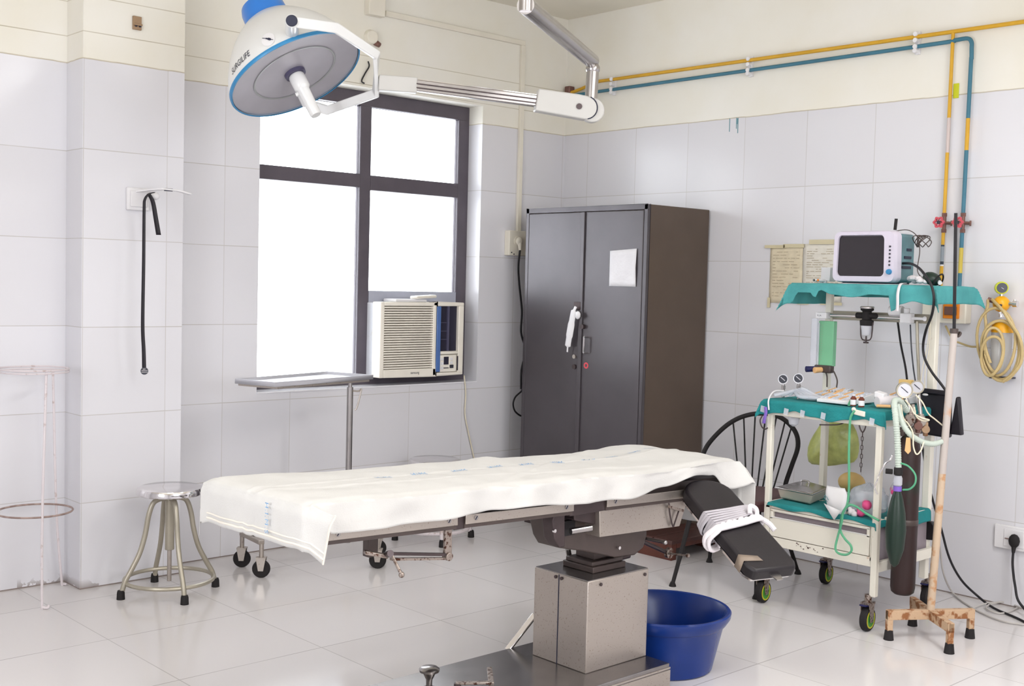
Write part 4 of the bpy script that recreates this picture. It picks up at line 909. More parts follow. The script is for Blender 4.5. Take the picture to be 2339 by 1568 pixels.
# spring arm
A0, A1, A2, A3 = (V(p) for p in ((-2.564,-1.487,2.233), (-2.432,-1.568,2.231), (-2.026,-1.852,2.191), (-1.850,-1.975,2.169)))
MB().bar([A0, A1], 0.040, 0.062, (0, 0, 1)).build('arm_end', 'arm_white', sl, bevel=0.004)
MB().bar([A1-(A2-A1)*0.03, A2], 0.032, 0.046, (0, 0, 1)).build('spring_arm', 'steel', sl, bevel=0.004)
MB().bar([A1+V((0, 0, 0.024)), A2+V((0, 0, 0.024))], 0.020, 0.004, (0, 0, 1)).build('arm_strip', 'chrome', sl)
for h_ in (0.006, -0.010): MB().bar([A1+V((-0.011, -0.012, h_)), A2+V((-0.011, -0.012, h_))], 0.010, 0.004, (0, 0, 1)).build('arm_groove', 'dark_metal', sl)
kd = (A3-A2).normalized(); kn = kd.cross(V((0, 0, 1))).normalized(); ku = kn.cross(kd)
if ku.z < 0: ku = -ku
if kn.dot(V((-0.68, -0.73, 0))) < 0: kn = -kn
L_ = (A3-A2).length
kp = [(-0.01, -0.042), (-0.006, 0.048), (L_*0.75, 0.050)]+[(L_*0.92+0.048*math.sin(t), 0.048*math.cos(t)) for t in [PI*k/10 for k in range(11)]]
MB().prism(kp, A2-kn*0.03, kd, ku, kn*0.06).build('knuckle_cover', 'arm_white', sl, bevel=0.005)
MB().lathe([(0.0, 0.02), (0.046, 0.022), (0.050, 0.018), (0.050, -0.02), (0.046, -0.024), (0, -0.022)], A3+kd*0.012+V((0, 0, -0.004)), kn, 28, False).build('knuckle', 'arm_white', sl)
arc = [A2+kd*(L_*0.92+0.0465*math.sin(t))+ku*(0.0465*math.cos(t))+kn*0.0305 for t in [PI*(k-1)/12 for k in range(2, 13)]]
MB().tube(arc, 0.0022, 6, 2).build('cover_seam', 'ink', sl)
kc = A2+kd*(L_*0.78)+kn*0.031
MB().cyl(kc, kc+kn*0.004, 0.012, n=18).build('knuckle_bolt', 'dark_metal', sl)
T0 = V((-1.841,-1.985,2.147)); T1 = V((-1.836,-1.977,2.335))
MB().cyl(A3+V((0.01, 0, 0.02)), (T1.x, T1.y, T1.z), 0.026, n=24).build('drop_tube', 'steel', sl)
N0 = V((-1.848,-1.977,2.369)); N1 = V((-2.702,-2.488,2.363))
MB().cyl(N0+(N0-N1).normalized()*0.02, N1, 0.030, n=28).sph((T1.x, T1.y, T1.z), 0.030, (1, 1, 1), 14).build('swing_arm', 'steel', sl)
MB().cyl((N1.x, N1.y, N1.z-0.02), (N1.x, N1.y, 3.05), 0.022, n=20).build('ceiling_tube', 'steel', sl)
MB().lathe([(0.03, 0), (0.10, 0.05), (0.11, 0.09)], (N1.x, N1.y, 3.03), (0, 0, 1), 28).build('ceiling_canopy', 'lamp_white', sl)

# ================================================================ CHAIR AND WOODEN STEP
ch = thing('hoop_back_chair', 'dark metal chair with a hooped spindle back and brown seat against the right wall', 'chair', (-0.64, -1.90, 0))
fd = V((-0.94, -0.343, 0)).normalized(); lt = V((0.353, -0.936, 0)).normalized(); PB = V((-0.36, -1.82, 0)); CS = V((-0.64, -1.905, 0))
hoop = [(-0.325, 0.40), (-0.315, 0.47), (-0.293, 0.559), (-0.255, 0.636), (-0.168, 0.731), (-0.077, 0.786), (0.026, 0.807), (0.117, 0.790), (0.186, 0.730), (0.205, 0.653), (0.177, 0.55), (0.151, 0.46), (0.145, 0.40)]
MB().tube([PB+lt*a+V((0, 0, z)) for a, z in hoop], 0.012, 12, 6).build('hoop', 'rubber', ch)
def hz(a):
    for (p, q), (r_, s_) in zip(hoop[1:9], hoop[2:9]):
        if p <= a <= r_: return q+(s_-q)*(a-p)/(r_-p)
    return 0.70
for a, b in ((-0.135, -0.075), (-0.080, -0.04), (-0.02, -0.012), (0.035, 0.018), (0.09, 0.045), (0.135, 0.075), (0.168, 0.10)):
    MB().cyl(PB+lt*a+V((0, 0, hz(a))), PB+lt*b+fd*0.05+V((0, 0, 0.43)), 0.0042, n=8).build('spindle', 'rubber', ch)
sp_ = []
for k in range(32):
    t = 2*PI*k/32; c_, s_ = math.cos(t), math.sin(t)
    sp_.append((0.245*math.copysign(abs(c_)**0.55, c_), 0.205*math.copysign(abs(s_)**0.55, s_)))
MB().prism(sp_, CS+V((0, 0, 0.385)), fd, lt, V((0, 0, 0.055))).build('seat', 'chair_brown', ch, bevel=0.014, seg=3)
for (x, y), (i, j) in (((-0.987, -1.798), (0.19, -0.16)), ((-0.444, -1.600), (-0.17, -0.16)), ((-0.280, -2.035), (-0.17, 0.15)), ((-0.850, -2.185), (0.19, 0.16))):
    top = CS+fd*i+lt*j+V((0, 0, 0.39)); bt = V((x, y, 0.0))
    lg = MB().tube([top, top+(bt-top)*0.12+V((0, 0, -0.0)), top+(bt-top)*0.5, bt+V((0, 0, 0.012))], [0.013, 0.0095], 10, 3).build('leg', 'rubber', ch)
    MB().lathe([(0.018, 0), (0.016, 0.008), (0.010, 0.022)], bt, (0, 0, 1), 12).build('leg_tip', 'rubber', lg)
ws = thing('wooden_footstep', 'low reddish brown wooden footstep on the floor behind the chair leg', 'footstep', (-0.36, -1.335, 0))
MB().box((-0.60, -1.47, 0.088), (-0.13, -1.345, 0.108)).box((-0.60, -1.335, 0.088), (-0.13, -1.21, 0.108)).build('tread', 'wood_brown', ws, bevel=0.003)
for xs_ in (-0.59, -0.18): MB().box((xs_, -1.46, 0.0), (xs_+0.042, -1.22, 0.088)).build('side', 'wood_edge', ws, bevel=0.002)
MB().box((-0.545, -1.462, 0.062), (-0.18, -1.447, 0.088)).build('rail', 'wood_edge', ws, bevel=0.002)
MB().box((-0.545, -1.25, 0.0), (-0.18, -1.235, 0.088)).build('shade_board', 'void_shade', ws)  # dark board stands in for the shade inside the open step

# ================================================================ ANAESTHESIA TROLLEY
at = thing('anaesthesia_trolley', 'cream enamelled anaesthesia trolley with drawer and upper shelf by the right wall', 'trolley', (-0.64, -2.52, 0))
FLp, FRp, BLp, BRp = (-0.875, -2.25), (-0.885, -2.805), (-0.41, -2.24), (-0.40, -2.775)
for (x, y), zt_, w in ((FLp, 0.93, 0.026), (FRp, 0.93, 0.028), (BLp, 1.462, 0.030), (BRp, 1.462, 0.034)):
    MB().box((x-w/2, y-w/2, 0.15), (x+w/2, y+w/2, zt_)).build('post', 'cart_white', at, bevel=0.004)
MB().box((-0.89, -2.81, 0.915), (-0.39, -2.235, 0.93)).box((-0.895, -2.80, 0.875), (-0.875, -2.25, 0.915)).box((-0.88, -2.812, 0.875), (-0.40, -2.795, 0.915)).build('worktop', 'cart_white', at, bevel=0.003)
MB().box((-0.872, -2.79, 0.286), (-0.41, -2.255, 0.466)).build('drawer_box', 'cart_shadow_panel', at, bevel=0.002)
MB().box((-0.892, -2.80, 0.276), (-0.87, -2.25, 0.318)).box((-0.892, -2.80, 0.448), (-0.87, -2.25, 0.472)).box((-0.892, -2.272, 0.3), (-0.87, -2.25, 0.46)).box((-0.892, -2.80, 0.3), (-0.87, -2.782, 0.46)).box((-0.88, -2.82, 0.255), (-0.38, -2.80, 0.300)).box((-0.89, -2.80, 0.466), (-0.40, -2.245, 0.474)).build('cabinet_frame', 'cart_white', at, bevel=0.002)
dw = MB().box((-0.893, -2.779, 0.321), (-0.872, -2.275, 0.408)).box((-0.893, -2.779, 0.434), (-0.872, -2.275, 0.446)).box((-0.893, -2.290, 0.40), (-0.872, -2.275, 0.44)).box((-0.893, -2.779, 0.40), (-0.872, -2.765, 0.44)).build('drawer', 'cart_white', at, bevel=0.002)
MB().box((-0.877, -2.77, 0.405), (-0.873, -2.28, 0.436)).build('grip_recess', 'cart_shadow_panel', dw)  # grey panel puts the shade of the recess into its colour
MB().box((-0.895, -2.775, 0.408), (-0.885, -2.285, 0.4105)).build('pull_lip', 'white_plastic', dw)
random.seed(11)
ch_ = MB()
for k in range(16):
    y = -2.42-0.14*random.random(); z = 0.288+0.022*random.random(); s_ = 0.0015+0.003*random.random(); ch_.box((-0.8932, y, z), (-0.8918, y+s_*1.6, z+s_))
ch_.build('chipped_paint', 'wood_brown', at)
for (x, y) in ((-0.875, -2.240), (-0.892, -2.785), (-0.335, -2.232), (-0.335, -2.765)):
    ax = V((0.10, -1.0, 0)).normalized(); r = 0.052; c = V((x, y, r)); f_ = V((ax.y, -ax.x, 0))
    cs = MB()
    for s_ in (-1, 1): cs.prism([(-0.012, -0.012), (0.014, -0.012), (0.03, 0.066), (-0.018, 0.066)], c+ax*(s_*0.019), f_, (0, 0, 1), ax*0.003*s_)
    cs.obox(c+V((0, 0, 0.069)), f_*0.026, ax*0.022, (0, 0, 0.004)).cyl(c+V((0, 0, 0.07)), c+V((0, 0, 0.105)), 0.015, n=14)
    o = cs.build('caster', 'rusty_chrome', at)
    MB().lathe([(0.030, -0.015), (0.046, -0.016), (0.052, -0.010), (0.052, 0.010), (0.046, 0.016), (0.030, 0.015)], c, ax, 32).build('wheel', 'rubber', o)
    MB().ring([(0.033, -0.0168), (0.039, -0.0168), (0.039, 0.0168), (0.033, 0.0168)], c, ax, 28).build('wheel_ring', 'caster_yellow', o)
    MB().lathe([(0.0, -0.0162), (0.033, -0.0162), (0.033, 0.0162), (0.0, 0.0162)], c, ax, 28).build('wheel_disc', 'caster_green', o)
    MB().obox(c+V((-0.03, 0.0, 0.062)), (0.016, 0, -0.002), (0, 0.014, 0), (0, 0, 0.003)).build('brake_tab', 'navy', o)
# rear cross rail with absorber, blocks, flow meter
MB().box((-0.405, -2.76, 1.308), (-0.385, -2.25, 1.350)).build('cross_rail', 'stool_paint', at, bevel=0.002)
rx = -0.455
MB().cyl((-0.455,-2.277,1.330), (-0.455,-2.654,1.329), 0.0095, n=16).build('chrome_rod', 'chrome', at)
a_ = V((-0.460,-2.237,1.327))
bk = MB().obox(a_, (0.02, 0, 0), (0, 0.030, 0), (0, 0, 0.015)).build('rail_block', 'white_plastic', at, bevel=0.003)
lettering('V.I.A', 0.012, (a_.x-0.0205, a_.y+0.02, a_.z-0.005), (0, -1, 0), (0, 0, 1), 'ink', bk)
a_ = V((-0.460,-2.673,1.331))
MB().obox(a_, (0.02, 0, 0), (0, 0.026, 0), (0, 0, 0.022)).cyl(a_+V((0, 0.003, 0.02)), a_+V((0, 0.003, 0.045)), 0.014).cyl(a_+V((0, -0.02, 0)), a_+V((0, -0.085, 0.0)), 0.007).cyl(a_+V((0, -0.08, 0)), a_+V((0, -0.09, 0)), 0.011).build('rail_block', 'white_plastic', at, bevel=0.003)
a_ = V((-0.440,-2.605,1.361))
MB().cyl(a_+V((0, 0.030, 0)), a_+V((0, -0.034, 0)), 0.024, n=24).build('roll_cover', 'white_plastic', at, bevel=0.004)
ab_ = thing('absorber_jar', 'black suction head with a small glass jar clamped to the chrome rail of the trolley', 'jar', (-0.470,-2.477,1.216))
a_ = V((-0.465,-2.474,1.334))
MB().lathe([(0.018, -0.05), (0.030, -0.045), (0.032, -0.022), (0.022, -0.018), (0.021, 0.020), (0.030, 0.026), (0.030, 0.034), (0, 0.036)], a_, (0, 0, 1), 24, False).build('head', 'rubber', ab_)
MB().cyl(a_+V((0, 0.055, 0)), a_+V((0, -0.05, 0)), 0.014, n=16).build('clamp', 'rubber', ab_, bevel=0.003)
MB().lathe([(0, 0.030), (0.025, 0.032), (0.033, 0.034), (0.034, 0.040), (0.028, 0.044), (0, 0.044)], a_, (0, 0, 1), 24, False).build('chrome_cap', 'chrome', ab_)
MB().lathe([(0, -0.092), (0.020, -0.090), (0.026, -0.05), (0.026, -0.045)], a_, (0, 0, 1), 20, False).build('glass_jar', 'gauge_white', ab_)
MB().tube([a_+V((0, 0.031, -0.03)), a_+V((0, 0.030, -0.07)), a_+V((0, 0.026, -0.10)), a_+V((0, 0.015, -0.113)), a_+V((0, -0.015, -0.113)), a_+V((0, -0.026, -0.10)), a_+V((0, -0.030, -0.07)), a_+V((0, -0.031, -0.03))], 0.003, 8).cyl(a_+V((0, 0, -0.095)), a_+V((0, 0, -0.125)), 0.004).cyl(a_+V((0, 0.012, -0.125)), a_+V((0, -0.012, -0.125)), 0.004).build('bail_wire', 'dark_metal', ab_)
fm = MB()
f0 = V((-0.450,-2.215,1.300)); f1 = V((-0.450,-2.302,1.084))
fmo = MB().box((-0.46, f0.y, f1.z), (-0.43, f1.y+0.004, f0.z)).build('flow_meter', 'flow_green', at, bevel=0.003)
MB().box((-0.475, f0.y+0.03, f1.z-0.01), (-0.46, f0.y+0.0, f0.z+0.01)).build('clear_cover', 'clear_plastic', fmo)
for yy in (f0.y-0.006,): MB().cyl((-0.466, yy, f1.z), (-0.466, yy, f0.z-0.01), 0.0045, n=10).build('glass_column', 'clear_plastic', fmo)
tkx = MB()
for k in range(16): tkx.box((-0.4615, f0.y-0.012, f1.z+0.03+k*0.011), (-0.4603, f0.y-0.024, f1.z+0.031+k*0.011))
tkx.build('scale_marks', 'stool_paint', fmo)
g0 = V((-0.460,-2.254,1.070))
fb = MB().obox(g0, (0.018, 0, 0), (0, 0.045, 0), (0, 0, 0.018)).build('valve_block', 'table_dark', fmo, bevel=0.005)
MB().cyl(g0+V((-0.015, 0.03, -0.002)), g0+V((-0.060, 0.062, -0.004)), 0.013, 0.015, n=14).build('control_knob', 'navy', at, bevel=0.002)['label'] = 'dark blue control knob'
MB().cyl(g0+V((-0.015, 0.004, -0.004)), g0+V((-0.055, 0.018, -0.006)), 0.013, 0.015, n=14).build('control_knob', 'peach', at, bevel=0.002)['label'] = 'peach control knob'
MB().tube([g0+V((0, -0.01, -0.015)), (-0.460,-2.272,1.032), (-0.460,-2.274,0.984)], 0.0035, 8).tube([g0+V((0, -0.045, 0)), (-0.460,-2.312,1.054), (-0.460,-2.328,1.019), (-0.460,-2.325,0.981)], 0.0035, 8).build('gas_hose', 'table_dark', at)
MB().tube([(-0.430,-2.705,1.317), (-0.430,-2.715,1.188), (-0.430,-2.728,1.050), (-0.450,-2.744,0.983)], 0.007, 10).build('support_tube', 'stool_paint', at)

# upper shelf, its cloth and the things on it
MB().box((-0.63, -2.87, 1.462), (-0.28, -2.19, 1.474)).build('upper_shelf', 'cart_white', at, bevel=0.003)
def drape(name, x0, x1, y0, y1, z, hf, hr, hl, hb, m_, label, nu=70, nv=70, lift=0.004, seed=0, group=None, round_=0.006):
    def fn(u, v):
        a = (x1-x0)+0.24; b = (y1-y0)+0.24
        s = -0.12+a*u; t = -0.12+b*v           # s from the front edge x0 inwards, t from the right edge y0 leftwards
        lx, ly = x1-x0, y1-y0
        X = x0+min(lx, max(0, s)); Y = y0+min(ly, max(0, t))
        dx = (-s/0.12*hf(Y)) if s < 0 else ((s-lx)/0.12*hb if s > lx else 0)
        dy = (-t/0.12*hr(X)) if t < 0 else ((t-ly)/0.12*hl if t > ly else 0)
        sx = -1 if s < 0 else 1; sy = -1 if t < 0 else 1
        d = math.hypot(dx, dy); w_ = nz(X*14+seed, Y*14, 3)
        P = V((X, Y, z+lift+0.003*nz(X*9, Y*9, seed)))
        if d > 1e-6:
            both = min(dx, dy)
            P.x += sx*(0.006*min(1, dx/0.01)+both*0.45+0.010*w_*min(1, dx/0.04)) if dx > 0 else 0
            P.y += sy*(0.006*min(1, dy/0.01)+both*0.45+0.010*w_*min(1, dy/0.04)) if dy > 0 else 0
            P.z -= d*0.97
        return P
    return tag(MB().grid(fn, nu, nv).build(name, m_, thick=0.003, ang=80), label, 'cloth', group)
def hfu(y):
    # depth of the hanging front edge along the upper shelf, from the left end (-2.19) to the right end (-2.87)
    pts = ((-2.88, 0.085), (-2.80, 0.07), (-2.745, 0.085), (-2.715, 0.115), (-2.70, 0.12), (-2.69, 0.05), (-2.60, 0.045), (-2.50, 0.062), (-2.40, 0.050), (-2.335, 0.030), (-2.31, 0.07), (-2.29, 0.045), (-2.22, 0.045), (-2.18, 0.10))
    for (a, p), (b, q) in zip(pts, pts[1:]):
        if y <= b: return p+(q-p)*sstep((y-a)/(b-a))
    return 0.1
drape('green_drape', -0.645, -0.275, -2.895, -2.175, 1.474, hfu, lambda x: 0.08, 0.10, 0.06, 'teal_cloth_faded', 'faded teal cloth draped over the upper trolley shelf under the monitor', seed=1)
ZS = 1.484
mn = thing('patient_monitor', 'grey-white patient monitor with a dark screen on the upper trolley shelf', 'monitor', (-0.49, -2.52, ZS))
m0 = V((-0.580,-2.365,1.486)); m1 = V((-0.580,-2.666,1.715))
my0, my1 = -2.360, -2.668
def rr(w, h, r, n=5):
    o = []
    for cx_, cy_, a0 in ((w/2-r, h/2-r, 0), (-w/2+r, h/2-r, 90), (-w/2+r, -h/2+r, 180), (w/2-r, -h/2+r, 270)):
        for k in range(n+1):
            t = math.radians(a0+90*k/n); o.append((cx_+r*math.cos(t), cy_+r*math.sin(t)))
    return o
mc = V((-0.58, (my0+my1)/2, ZS+0.121)); mw, mh = 0.318, 0.234
# bezel: wider at the bottom, open in the middle
outer = [(x*(1.0-0.035*(y/mh+0.5)), y) for x, y in rr(mw, mh, 0.028)]
MB().prism(outer, mc+V((0.012, 0, 0)), (0, -1, 0), (0, 0, 1), (0.045, 0, 0)).build('front_case', 'monitor_white', mn, bevel=0.006)
inner = [(x*0.76-0.015, y*0.80+0.004) for x, y in outer]
nO = len(outer); vsb = [mc+V((-0.008, -p[0], p[1])) for p in [(x*0.975, y*0.965) for x, y in outer]]+[mc+V((-0.008, -p[0], p[1])) for p in inner]+[mc+V((0.013, -p[0], p[1])) for p in outer]+[mc+V((0.004, -p[0], p[1])) for p in inner]
bz = MB().add(vsb, [f for i in range(nO) for f in ((i, (i+1) % nO, nO+(i+1) % nO, nO+i), (i, 2*nO+i, 2*nO+(i+1) % nO, (i+1) % nO), (nO+i, nO+(i+1) % nO, 3*nO+(i+1) % nO, 3*nO+i))])
bz.build('bezel', 'monitor_white', mn)
MB().prism([(-0.137+0.0, -0.088), (0.098, -0.088), (0.100, 0.094), (-0.131, 0.094)], mc+V((0.0035, 0, 0)), (0, -1, 0), (0, 0, 1), (0.003, 0, 0)).build('screen', 'screen', mn)
MB().box((mc.x+0.05, my0-0.02, ZS+0.006), (mc.x+0.20, my1+0.012, ZS+0.228)).build('rear_case', 'monitor_teal', mn, bevel=0.015)
for k, z_ in enumerate((0.07, 0.115, 0.15)): MB().box((mc.x+0.08+0.02*k, my1+0.0125, ZS+z_), (mc.x+0.16, my1+0.008, ZS+z_+0.012)).build('side_slot', 'ink', mn)
for k in range(6): MB().cyl(mc+V((-0.008, -0.133, 0.045-k*0.0165)), mc+V((-0.012, -0.133, 0.045-k*0.0165)), 0.0042, n=10).build('button', 'gauge_dark', mn)
MB().lathe([(0, 0), (0.013, 0), (0.011, 0.012), (0, 0.013)], mc+V((-0.008, -0.133, -0.068)), (-1, 0, 0), 20, False).build('rotary_knob', 'lamp_rim', mn)
MB().prism(rr(0.05, 0.014, 0.007), mc+V((-0.009, -0.003, 0.106)), (0, -1, 0), (0, 0, 1), (-0.002, 0, 0)).build('top_badge', 'monitor_white', mn)
MB().box((mc.x+0.03, my0-0.03, ZS), (mc.x+0.19, my1+0.03, ZS+0.010)).build('base_foot', 'ink', mn)
MB().cyl((-0.500,-2.617,1.728), (-0.500,-2.621,1.779), 0.007, n=12).build('antenna', 'rubber', mn)
cbm = MB()
random.seed(8)
for k in range(5):
    cx_, cy_ = 2062+random.uniform(-8, 14), 0
    pts = []
    for j in range(9):
        t = 2*PI*j/8; pts.append(V((-0.44+0.02*math.sin(t*2+k), -2.665-0.030-0.028*math.cos(t)*(0.6+0.12*k)-0.01*k, ZS+0.195+0.026*math.sin(t+k))))
    cbm.tube(pts, 0.0022, 6, 4)
cbm.tube([(-0.50, -2.60, ZS+0.235), (-0.47, -2.66, ZS+0.245), (-0.45, -2.70, ZS+0.215), (-0.46, -2.72, ZS+0.15), (-0.5, -2.735, ZS+0.06), (-0.5, -2.77, ZS+0.02)], 0.0022, 6)
tag(cbm.build('sensor_leads', 'table_dark'), 'tangle of thin sensor leads behind the upper right of the monitor', 'cables')
mcb = MB().tube([(-0.490,-2.657,1.578), (-0.540,-2.723,1.575), (-0.600,-2.793,1.556), (-0.660,-2.861,1.518), (-0.675,-2.897,1.475), (-0.680,-2.912,1.420), (-0.650,-2.890,1.354), (-0.550,-2.814,1.283), (-0.500,-2.777,1.213), (-0.500,-2.788,1.155), (-0.500,-2.823,1.099), (-0.500,-2.866,1.052), (-0.500,-2.896,1.018)], 0.0058, 8)
tag(mcb.build('monitor_cable', 'cable_black'), 'thick black cable curving from the monitor down to the black cuff bag', 'cable')
tag(MB().tube([(-0.380,-2.568,1.382), (-0.380,-2.585,1.301), (-0.420,-2.627,1.203), (-0.500,-2.697,1.110), (-0.600,-2.765,1.040)], 0.005, 8).build('black_hose', 'cable_black'), 'straight black hose running down from behind the chrome rail', 'hose')
tag(MB().tube([(-0.460,-2.690,1.302), (-0.470,-2.704,1.208), (-0.500,-2.735,1.112), (-0.600,-2.805,1.043)], 0.0035, 8).build('grey_hose', 'gauge_dark'), 'thin grey hose below the right rail block', 'hose')
tag(MB().tube([(-0.430,-2.767,1.339), (-0.440,-2.766,1.211), (-0.450,-2.753,1.112), (-0.500,-2.771,1.027)], 0.002, 6).tube([(-0.430,-2.772,1.329), (-0.440,-2.773,1.192), (-0.450,-2.766,1.093), (-0.500,-2.794,1.019)], 0.002, 6).build('thin_leads', 'cable_cream'), 'pair of thin cream leads hanging beside the black monitor cable', 'cables')
mk = thing('face_mask', 'dark green rubber anaesthetic mask at the right end of the upper shelf', 'mask', (-0.50, -2.82, ZS))
MB().sph((-0.50, -2.805, ZS+0.026), 0.040, (0.9, 1.05, 0.72), 18, Matrix.Rotation(0.4, 3, 'X')).build('dome', 'mask_green', mk)
MB().ring([(0.034, -0.004), (0.04, 0), (0.034, 0.004)], (-0.50, -2.835, ZS+0.014), (0, -0.9, -0.4), 20).build('rim', 'rubber', mk)
MB().cyl((-0.505, -2.842, ZS+0.012), (-0.515, -2.852, ZS+0.008), 0.009).build('port', 'white_plastic', mk)
wt = MB()
random.seed(5)
for k in range(9): wt.sph((-0.52+random.uniform(-0.02, 0.02), -2.715-0.008*k+random.uniform(-0.008, 0.008), ZS+0.014+random.uniform(0, 0.014)), 0.018, (1, 0.9, 0.75), 10)
tag(wt.build('crumpled_tissue', 'gauze'), 'crumpled white tissue between the monitor and the green mask', 'tissue')
tag(strip([(-0.60, -2.735, ZS+0.004), (-0.648, -2.737, ZS-0.002), (-0.672, -2.74, ZS-0.04), (-0.674, -2.742, ZS-0.09), (-0.673, -2.74, ZS-0.12)], 0.013, (0, 1, 0)).build('gauze_strip', 'gauze', thick=0.002), 'white gauze strip hanging over the front of the upper teal cloth', 'gauze')
tag(MB().box((-0.360,-2.152,1.491), V((-0.360,-2.205,1.560))+V((0.05, 0, 0))).build('white_carton', 'white_plastic', bevel=0.003), 'small white carton to the left of the monitor', 'box')
for px_, m_, nm, lab in ((0, 'mask_green', 'green_plug', 'tiny green-tipped connector left of the monitor'), (1, 'orange', 'orange_plug', 'tiny orange-tipped connector next to the white carton')):
    y = -2.245-0.022*px_
    t = thing(nm, lab, 'connector', (-0.50, y, ZS))
    MB().cyl((-0.50, y, ZS-0.002), (-0.50, y, ZS+0.010), 0.009, n=14).cyl((-0.50, y, ZS+0.008), (-0.54, y+0.012, ZS+0.010), 0.0065, n=12).build('body', 'white_plastic', t)
    MB().cyl((-0.54, y+0.012, ZS+0.010), (-0.545, y+0.0135, ZS+0.010), 0.0055, n=12).build('tip', m_, t)

# worktop cloth and the things on it
ZW = 0.945
MB().box((-0.895, -2.82, 0.93), (-0.385, -2.225, ZW-0.006)).build('tray_top', 'cart_white', at, bevel=0.003)
drape('green_drape', -0.905, -0.38, -2.832, -2.225, ZW-0.006, lambda y: 0.055+0.012*math.sin(y*19)+0.004*math.sin(y*53), lambda x: 0.035, 0.05, 0.03, 'teal_cloth', 'deep teal cloth over the trolley worktop, held with clear tape', seed=5)
for y, lab in ((-2.235, 'leftmost'), (-2.36, 'second from left'), (-2.445, 'middle'), (-2.55, 'second from right'), (-2.785, 'rightmost')):
    tag(MB().obox((-0.923, y, ZW-0.045), (0.001, 0, 0), (0, 0.011, 0.002), (0, -0.002, 0.014)).build('clear_tape', 'clear_plastic'), 'piece of clear tape on the front of the worktop cloth, ' + lab + ' of five', 'tape', 'clear tape on the worktop cloth')
ZT = ZW+0.004
def gauge(t, c, r, face, d=V((-0.78, -0.62, 0.05)).normalized(), dep=0.016):
    MB().cyl(c-d*dep, c+d*0.002, r, n=24).build('gauge_case', 'stool_paint', t, bevel=0.003)
    MB().ring([(r*0.82, 0.002), (r, 0.002), (r, 0.006), (r*0.82, 0.005)], c, d, 24).build('gauge_rim', 'gauge_white' if face == 'gauge_dark' else 'stool_paint', t)
    MB().cyl(c, c+d*0.0035, r*0.86, n=24).build('gauge_face', face, t)
    u_, w_, _ = basis(d)
    MB().bar([c+d*0.0045-u_*r*0.4+w_*r*0.3, c+d*0.0045+u_*r*0.45-w_*r*0.4], 0.003, 0.001, d).build('needle', 'gauge_white' if face == 'gauge_dark' else 'ink', t)
G1 = V((-0.800,-2.254,1.033)); G2 = V((-0.800,-2.336,1.043))
for c, lab in ((G1, 'left one of two dark-faced pressure gauges on the left of the worktop'), (G2, 'right one of two dark-faced pressure gauges on the left of the worktop')):
    t = thing('pressure_gauge', lab, 'gauge', (c.x, c.y, ZT))
    gauge(t, c, 0.0235, 'gauge_dark')
    MB().cyl(c+V((0.006, 0, -0.02)), (c.x+0.006, c.y, ZT), 0.007).cyl(c+V((0.006, 0, -0.03)), c+V((0.006, 0, -0.045)), 0.011, n=6).build('stem', 'steel', t)
random.seed(21)
pk = MB()
for k in range(5):
    y = -2.28-0.012*k; pts = [V((-0.86+0.03*k, -2.25-0.02*k, ZT+0.012)), V((-0.80, y-0.03, ZT+0.03+0.005*k)), V((-0.83+0.02*k, y-0.09, ZT+0.014)), V((-0.78, y-0.16, ZT+0.012+0.003*k))]
    pk.tube(pts, 0.008, 8)
tag(pk.build('plastic_tubing', 'clear_plastic'), 'loose clear plastic tubing around the left gauges', 'tubing')
tag(MB().tube([(-0.80, -2.262, ZT+0.03), (-0.86, -2.25, ZT+0.03), (-0.918, -2.262, ZT-0.004), (-0.925, -2.27, ZT-0.05)], 0.0035, 8).build('white_thread', 'white_plastic'), 'thin white tube hanging over the left front of the worktop cloth', 'tube')
tag(MB().sph((-0.80, -2.40, ZT+0.012), 0.03, (0.7, 1.9, 0.42), 14).build('clear_syringe_wrap', 'clear_plastic'), 'crumpled clear wrapper in front of the ampoule boxes', 'wrapper')
def ampoule_box(x0, x1, y0, y1, lab, m_='white_plastic', tilt=0.028, n=9):
    t = thing('ampoule_box', lab, 'box', ((x0+x1)/2, (y0+y1)/2, ZT), 'open ampoule boxes on the worktop')
    q = MB(); q.add([(x0, y0, ZT), (x1, y0, ZT), (x1, y1, ZT), (x0, y1, ZT), (x0, y0, ZT+0.014), (x1, y0, ZT+0.014+tilt), (x1, y1, ZT+0.014+tilt), (x0, y1, ZT+0.014)], [(0,3,2,1),(4,5,6,7),(0,1,5,4),(1,2,6,5),(2,3,7,6),(3,0,4,7)])
    q.build('tray', m_, t, bevel=0.003)
    for r_ in range(2):
        for k in range(n):
            y = y0+(y1-y0)*(k+0.7)/(n+0.4); xa = x0+(x1-x0)*(0.12+0.46*r_); xb = xa+(x1-x0)*0.34
            za = ZT+0.016+tilt*(xa-x0)/(x1-x0); zb = ZT+0.016+tilt*(xb-x0)/(x1-x0)
            MB().cyl((xa, y, za), (xb, y, zb), 0.0045, 0.0035, n=8).build('ampoule', 'ampoule' if (k+r_) % 3 else 'peach', t)
    return t
ampoule_box(-0.83, -0.62, -2.62, -2.455, 'white open box of ampoules in the middle of the worktop', n=9)
ampoule_box(-0.72, -0.52, -2.455, -2.345, 'silver-grey ampoule box left of the middle, beside the plastic tubing', 'stool_paint', n=7)
ampoule_box(-0.62, -0.44, -2.74, -2.625, 'cream ampoule box at the back right behind the brown vials', 'white_plastic', n=6)
